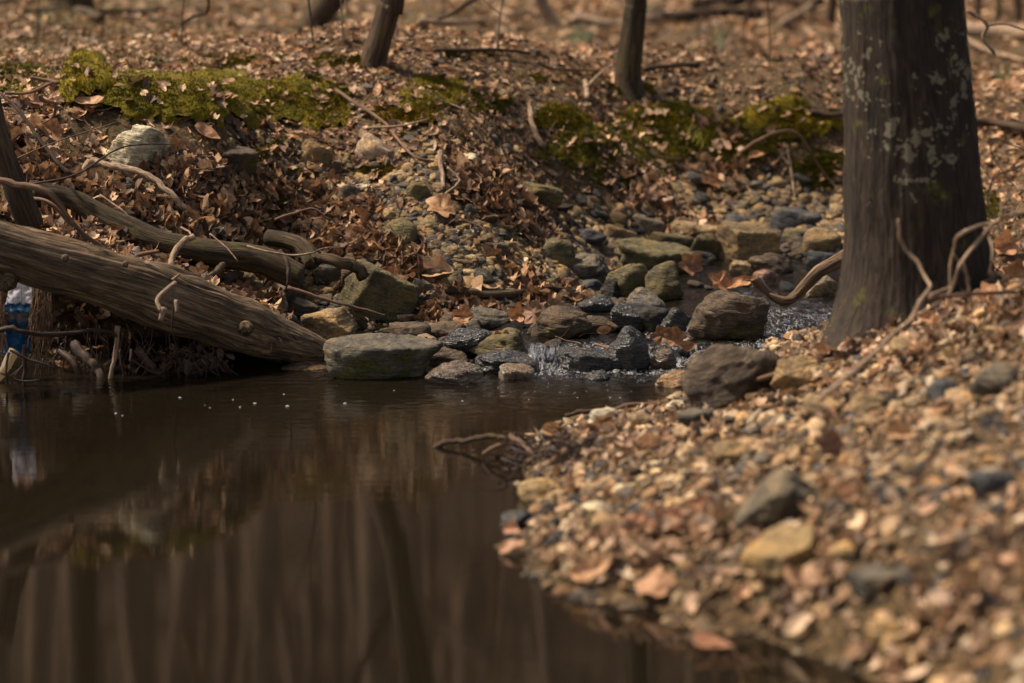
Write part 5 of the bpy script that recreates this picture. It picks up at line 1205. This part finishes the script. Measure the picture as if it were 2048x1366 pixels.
wood('branch', [(815,82,17.6),(850,55,17.5),(870,40,17.5),(905,25,17.4),(955,-5,17.3)], 5, 5, M_DARKBARK, 'dark bare branch rising right at the top centre', 'branch')
wood('branch', [(362,48,16.2),(385,34,16.1),(412,26,16.1),(416,5,16),(412,-30,16)], 4, 3, M_DARKBARK, 'dark hooked branch at the top left, right of the mossy trunk foot', 'branch')
wood('branch', [(800,20,17.8),(790,0,17.8),(812,-40,17.8)], 6, 4, M_PALE, 'pale shoot beside the leaning tree', 'branch')
wood('branch', [(1935,20,14),(1975,50,14),(1965,75,14),(1990,110,14)], 4, 3, M_PALE, 'crooked pale twig right of the big trunk at the top', 'branch', twigs=[([(1975,50,14),(2010,48,14),(2050,60,14)], 3, 2)])

# loose twigs scattered over the banks
def saplings():
    rg = np.random.default_rng(44)
    for k in range(20):
        x = rg.uniform(0, 1640) if k < 16 else rg.uniform(1960, 2048); y = rg.uniform(8, 130); g = G(x, y); hgt = rg.uniform(.35, 1.3); r0 = rg.uniform(.004, .011); lean = rg.normal(size=2)*.22
        P = np.array([g+[lean[0]*t*t*hgt, lean[1]*t*hgt*.5, t*hgt-.02] for t in (0, .3, .6, 1)]); Q = smoothpath(P, 5); V, F, gr = tube(Q, np.linspace(r0, r0*.35, len(Q)), 6, .2, 30, k)
        m = (M_TWIG, M_DARKBARK, M_PALE)[k % 3]; o = mesh('sapling', V, F, m, vec=gr, loc=g)
        for j in range(rg.integers(2, 5)):
            i = rg.integers(4, len(Q)-2); d = np.array([rg.normal(), rg.normal()*.5, .8]); T = smoothpath(np.array([Q[i], Q[i]+d*.09*hgt, Q[i]+d*.2*hgt+[0, 0, .03]]), 4); tv, tf, tg = tube(T, np.linspace(r0*.5, r0*.2, len(T)), 5); mesh('twig', tv-g, tf, m, o, vec=tg)
        tag(o, where(g, ('short', 'tall')[int(hgt > .8)]+' '+('brown', 'dark', 'pale')[k % 3]+' thin bare', 'sapling standing'), 'sapling', 'thin saplings on the wood floor')
saplings()
def twigs():
    rg = np.random.default_rng(31); protos = []
    for k in range(6):
        T = np.cumsum(np.vstack([[0, 0, 0], np.c_[np.full(5, .2), rg.normal(size=5)*.05, rg.normal(size=5)*.02]]), 0); T -= T.mean(0)
        V, F, g = tube(smoothpath(T, 3), np.linspace(.016, .008, 16), 6, .2, 10, k); protos.append(mesh('twig', V, F, (M_PALE, M_TWIG, M_TWIG, M_DARKBARK, M_PALE, M_TWIG)[k], vec=g))
    zones = [(110, (0, 2048), (110, 480), 'thin loose twig lying on the leafy far bank', 'loose twigs on the far bank'), (34, (1300, 2048), (700, 1250), 'blurred loose twig lying on the near bank', 'loose twigs on the near bank'), (34, (700, 1200), (520, 700), 'small loose twig among the low creek stones', 'loose twigs among the stones')]
    c = 0
    for n, xr, yr, lb, gp in zones:
        for k in range(n):
            g = G(rg.uniform(*xr), rg.uniform(*yr), water=True); o = protos[c] if c < 6 else protos[c % 6].copy()
            if c >= 6: COL.objects.link(o)
            s = rg.uniform(.08, .28)*(.6+.4*(g[1] > 11)); o.scale = (s, s*.9, s); o.location = (g[0], g[1], g[2]+.018); nn = HN(np.array([g[0]]), np.array([g[1]]))[0]
            qr = Vector(nn).to_track_quat('Z', 'Y'); o.rotation_euler = (qr @ Euler((rg.normal()*.1, rg.normal()*.2, rg.uniform(0, 6.28))).to_quaternion()).to_euler()
            pc = ('pale', 'brown', 'brown', 'dark', 'pale', 'brown')[c % 6]; lw = 'tiny' if s < .12 else ('short' if s < .17 else ('slim' if s < .22 else 'long'))
            tag(o, where(o.location, lw+' '+pc, 'twig'), 'twig', gp); c += 1
twigs()

# ------------------------------------------------------------------ leaves one can point to
LV = [ # px, py, width px, kind, colour, standing, label
 (1035,640,44,'lobed',(176,112,62),1,'orange brown lobed leaf standing upright in the creek above the small waterfall'),
 (1068,642,60,'lobed',(120,84,62),.8,'dark crumpled leaf cluster right of the upright orange leaf'),
 (940,586,60,'lobed',(206,166,118),.2,'bright pale leaf lying on the driftwood stick'),
 (978,580,44,'oval',(190,150,104),.2,'tan leaf at the right end of the bright pale one'),
 (880,428,70,'lobed',(200,150,104),.4,'large pale lobed leaf with pointed tips on the stony slope'),
 (452,205,44,'oval',(190,140,96),.5,'rounded tan leaf caught in the moss overhang'),
 (415,276,60,'oval',(186,132,100),.3,'big pinkish leaf on the bank right of the white stone'),
 (105,275,58,'lobed',(160,104,66),.8,'curled brown leaf under the stick at left'),
 (70,212,44,'oval',(150,106,78),.3,'dull brown leaf under the flat moss patch'),
 (178,213,60,'oval',(200,156,112),.2,'long tan bark flake below the round moss cushion'),
 (42,118,34,'lobed',(214,178,138),.3,'pale crisp leaf on the moss at far left'),
 (508,478,50,'lobed',(200,140,84),.5,'golden leaf resting on the leaf heap'),
 (500,545,56,'oval',(184,132,84),.4,'rolled tan leaf lying over the root above the arched root'),
 (546,512,30,'lobed',(140,84,50),1,'reddish leaf hanging from the face of the mossy log'),
 (800,463,38,'lobed',(190,140,96),.6,'tan curled leaf right of the chunky olive boulder'),
 (872,556,70,'lobed',(200,158,120),.5,'pale torn leaf on the shaded pile'),
 (780,560,44,'oval',(190,138,98),.8,'upright tan leaf in front of the shaded pile'),
 (925,642,50,'lobed',(184,124,82),.7,'curled orange leaf behind the small peaked stone'),
 (1003,697,54,'lobed',(120,72,44),.6,'dark red leaf draped on the cracked olive stone'),
 (1350,690,50,'lobed',(112,70,34),1,'wet amber leaf clump at the right of the upright slate'),
 (1322,682,50,'lobed',(90,56,34),1,'dark wet leaf clump behind the amber one'),
 (1375,704,36,'oval',(140,90,48),.9,'small golden wet leaf beside the amber clump'),
 (1208,670,34,'oval',(122,80,48),1,'curled brown leaf standing behind the upright slate'),
 (1380,540,60,'lobed',(120,76,54),1,'dark curled leaf against the tall olive stone'),
 (1478,578,60,'oak',(190,130,80),.4,'wide orange leaf heap in the upper creek'),
 (1440,575,56,'lobed',(176,112,66),.6,'ragged orange leaf left of the wide leaf heap'),
 (1512,320,36,'oval',(206,146,92),.4,'round orange leaf on the moss left of the big trunk'),
 (1420,370,44,'lobed',(206,156,110),.4,'pale orange leaf below the orange round one'),
 (1515,62,30,'oval',(214,172,134),.6,'pale blurred leaf near the top left of the big trunk'),
 (1655,62,44,'oval',(200,150,108),.4,'blurred tan leaf touching the big trunk at the top'),
 (2010,102,34,'oval',(206,140,84),.4,'orange blurred leaf under the pinkish log'),
 (1702,684,54,'lobed',(206,142,96),.7,'orange leaf at the foot of the big trunk'),
 (1862,655,64,'oval',(206,152,108),.4,'wide orange leaf right of the bent branch'),
 (1770,652,40,'oval',(190,110,64),.8,'reddish leaf standing at the foot of the trunk'),
 (1975,600,54,'lobed',(206,150,110),.8,'curled light leaf at the right near bank'),
 (2030,560,60,'lobed',(200,140,92),.8,'large orange leaf at the right frame edge'),
 (2010,500,60,'lobed',(186,130,88),1,'brown leaf caught in the twigs at the right edge'),
 (1480,760,70,'lobed',(206,156,112),.6,'tan leaf in front of the big near boulder'),
 (1110,875,60,'oval',(214,164,108),.5,'golden leaf on the dark debris at the near shore'),
 (1180,1155,86,'oval',(204,156,112),.6,'bright orange folded leaf at the near water edge'),
 (1308,1192,96,'lobed',(190,140,100),.2,'flat orange leaf lying at the near water edge'),
 (1022,1104,60,'oval',(180,132,104),.2,'pinkish leaf at the leftmost tip of the near shore'),
 (1020,1068,40,'lobed',(196,140,112),.5,'small pink leaf above the pinkish tip leaf'),
 (1400,1030,70,'lobed',(200,136,98),.5,'orange brown leaf on the reddish leaf patch'),
 (1330,1060,80,'lobed',(150,98,72),.7,'brown curled leaf in the reddish leaf patch'),
 (1260,1055,60,'oval',(210,150,112),.4,'light orange leaf at the left of the reddish leaf patch'),
 (1660,905,70,'lobed',(70,44,44),1,'dark purple brown leaf standing above the tilted slab'),
 (1800,880,60,'oval',(206,158,112),.5,'tan leaf standing on the middle near slope'),
 (1420,1300,90,'oval',(180,120,90),.2,'pinkish leaf lying in the shallow dark water'),
 (1690,1000,60,'lobed',(206,150,112),.6,'pale leaf right of the tilted slab'),
]
kt = {'lobed': (0, 3, 6), 'oval': (2, 4, 7), 'oak': (1, 5)}
for i, (px, py, w, kind, c3, st, lb) in enumerate(LV):
    rg = np.random.default_rng(i+400); g = G(px, py+w*.25*st, water=True); s = w*g[1]/FPX*.92
    tv, tf = LT[kt[kind][i % len(kt[kind])]]
    z = np.array([rg.normal()*.3, -.15-st*1.3, 1.0-st*.55]); z /= np.linalg.norm(z); x = np.array([1, rg.normal()*.3, rg.normal()*.3]); x -= z*(x@z); x /= np.linalg.norm(x); y = np.cross(z, x); Rm = np.stack([x, y, z], -1)
    tv = tv*[1, 1, 1.25]+.10*np.c_[fbm(tv*4+i, 2), fbm(tv*4+i+7, 2), 1.6*fbm(tv*5+i+17, 2)]; V = (tv*s)@Rm.T; c = g+np.array([0, -.02, s*(.1+.32*st)+.012])
    o = mesh('dry_leaf', V, tf, M_LEAF, col=np.tile(np.array(lin(*c3))*.55+np.array(lin(150, 116, 86))*.45, (len(V), 1))); o.location = c; tag(o, lb, 'leaf')
    md = o.modifiers.new('s', 'SUBSURF'); md.levels = 1; md.render_levels = 1

# ------------------------------------------------------------------ grass and sprouts
def blades(n, c, spread, h, w, cols, rg, lean=.35):
    a = rg.uniform(0, 6.28, n); r = spread*np.sqrt(rg.uniform(size=n)); B = np.c_[c[0]+r*np.cos(a), c[1]+r*np.sin(a), np.zeros(n)]; B[:, 2] = H(B[:, 0], B[:, 1])-.004
    return bladeset(B, h, w, cols, rg, lean)
def bladeset(B, h, w, cols, rg, lean=.35):
    n = len(B); hh = h*rg.uniform(.45, 1.0, n); d = rg.normal(size=(n, 3))*lean; d[:, 2] = 1; d /= np.linalg.norm(d, axis=1, keepdims=True)
    bend = rg.normal(size=(n, 3))*.5; bend[:, 2] = -.25; s = rg.normal(size=(n, 3)); s[:, 2] = 0; s /= np.linalg.norm(s, axis=1, keepdims=True)
    ts = (0, .35, .7, 1.0); rows = []
    for t in ts:
        p = B+d*(hh*t)[:, None]+bend*(hh*t*t*.4)[:, None]; ww = w*(1-t*.92)
        rows += [p-s*ww/2, p+s*ww/2]
    V = np.stack(rows, 1).reshape(-1, 3); b = np.arange(n)[:, None]*8
    F = np.concatenate([np.stack([b[:, 0]+2*k, b[:, 0]+2*k+1, b[:, 0]+2*k+3, b[:, 0]+2*k+2], -1) for k in range(3)])
    C = np.repeat(cols[rg.integers(0, len(cols), n)]*rg.uniform(.75, 1.25, (n, 1)), 8, 0); return V, F, C
GG = np.array([lin(84, 110, 66), lin(98, 122, 80), lin(120, 132, 84)]); GT = np.array([lin(176, 150, 106), lin(150, 124, 84), lin(120, 118, 78), lin(140, 130, 92)]); GB = np.array([lin(104, 140, 110), lin(92, 128, 96)])
TF = [(778,655,26,.022,.11,.0022,GG,'green grass tuft with dry blades in front of the sloping olive slab'),
 (1160,85,60,.10,.20,.006,GB,'blue green grass tuft on the wood floor near the top centre'),
 (1440,100,14,.03,.32,.008,GB,'tall blue green blades left of the big trunk at the top'),
 (1300,30,30,.12,.16,.010,GG,'green leafy sprout beside the slim dark tree at the top'),
 (1385,300,14,.04,.16,.012,np.array([lin(150, 150, 70)]),'yellow green stem in the moss sheet'),
 (850,300,0,.1,.1,.01,GG,''),
 (1540,1240,16,.03,.09,.007,GG,'blurred green sprout near the bottom right shallows'),
 (1450,1050,10,.015,.05,.008,np.array([lin(96, 120, 40)]),'small bright green sprout left of the tilted slab'),
 (1270,980,8,.012,.03,.008,np.array([lin(110, 130, 50)]),'tiny green sprout on the near bank gravel'),
 (1515,888,8,.015,.04,.007,np.array([lin(120, 136, 60)]),'tiny yellow green sprout above the tilted slab'),
 (660,40,50,.16,.22,.005,GB,'blue green grass at the foot of the dark tree on the top edge'),
 (120,45,40,.16,.20,.005,GG,'green grass beside the mossy trunk foot at the top left'),
 (2000,165,22,.12,.16,.006,GG,'green blades right of the big trunk in the upper right'),
 (375,345,20,.05,.03,.009,GG,'small green sprouts right of the striped slab')]
for i, (px, py, n, sp, h, w, cols, lb) in enumerate(TF):
    if not n: continue
    rg = np.random.default_rng(i+600); g = G(px, py); V, F, C = blades(n, g, sp, h, w, cols, rg)
    if i == 0:
        v2, f2, c2 = blades(18, g, .03, .13, .002, GT, rg, .6); F = np.vstack([F, f2+len(V)]); V = np.vstack([V, v2]); C = np.vstack([C, c2])
    o = mesh('grass_tuft', V, F, M_GRASS, col=C, loc=g); tag(o, lb, 'grass tuft')
def drygrass():
    rg = np.random.default_rng(15); n = 30000; y = rg.uniform(12.5, 30, n); x = rg.uniform(-1, 1, n)*(y*.2); z = H(x, y)
    dens = np.clip(fbm(np.c_[x*.9, y*.45, 0*x], 2)*2.2+.35, 0, 1)*(z > .5)*(1-.7*(x > .6)); k = rg.uniform(size=n) < dens
    B = np.c_[x, y, z][k]; V, F, C = bladeset(B, .12, .0038, np.vstack([GT, GT, GG]), rg, .5)
    tag(mesh('dry_grass', V, F, M_GRASS, col=C), 'thin dry grass stems over the wood floor', 'grass', kind='stuff')
drygrass()

# ------------------------------------------------------------------ small waterfall strands and bubbles
def falls():
    m, nt, b = newmat('white_water'); b.inputs['Base Color'].default_value = (.55, .56, .6, 1); b.inputs['Roughness'].default_value = .12; b.inputs['Transmission Weight'].default_value = .75; b.inputs['IOR'].default_value = 1.33
    rg = np.random.default_rng(8)
    for x0, x1, yt, yb, d, n, lb in ((1062,1118,690,728,11.12,80,'small white waterfall between the dark stones'), (1372,1388,652,668,11.55,16,'thin spill of water beside the slanting black stone')):
        it = []
        for k in range(n):
            x = rg.uniform(x0, x1); a = yt+rg.uniform(-1, 8); e = rg.uniform(min(a+10, yb-2), yb)
            T = smoothpath(np.array([D(x, a, d+.04), D(x+rg.normal()*1.5, (a+e)/2-3, d-.015), D(x+rg.normal()*4, e, d-.05-rg.uniform(0, .04))]), 4)
            it.append(tube(T, np.full(len(T), rg.uniform(.3, .8)*d/FPX), 5, .3, 60, k))
        V, F, g = merge(it); tag(mesh('waterfall', V, F, m, vec=g), lb, 'waterfall')
    V, F = ico(2); mb, nt, b = newmat('bubble'); b.inputs['Base Color'].default_value = (.75, .75, .75, 1); b.inputs['Roughness'].default_value = .08; b.inputs['Transmission Weight'].default_value = .5
    W = V*[1, 1, .4]; p = None
    pts = [(510,808,4.5),(575,814,5),(690,808,4.5),(360,796,3.5),(568,790,3),(420,817,2.5),(480,816,3),(232,828,3.5),(245,832,2.5),(410,812,2),(466,800,2.5),(1005,786,2),(925,803,3),(788,782,2),(1058,800,2.5),(1155,797,2),(1220,796,3),(1240,797,2.5),(1292,670,3),(1362,674,3),(1318,680,2.5),(1440,675,3)]
    for k in range(30):
        pts.append((rg.uniform(900, 1330), rg.uniform(765, 790), rg.uniform(.8, 1.8)))
    for i, (px, py, r) in enumerate(pts):
        q = G(px, py, water=True); s = .75*r*q[1]/FPX
        if p is None: p = mesh('bubble', W, F, mb); o = p
        else: o = p.copy(); COL.objects.link(o)
        o.scale = (s, s, s); o.location = (q[0], q[1], q[2]+s*.35); tag(o, 'tiny white bubble floating on the dark pool' if i < 18 else 'tiny white bubble drifting in the stirred water below the cascade', 'bubble', 'bubbles on the pool' if i < 18 else 'bubbles below the cascade')
falls()
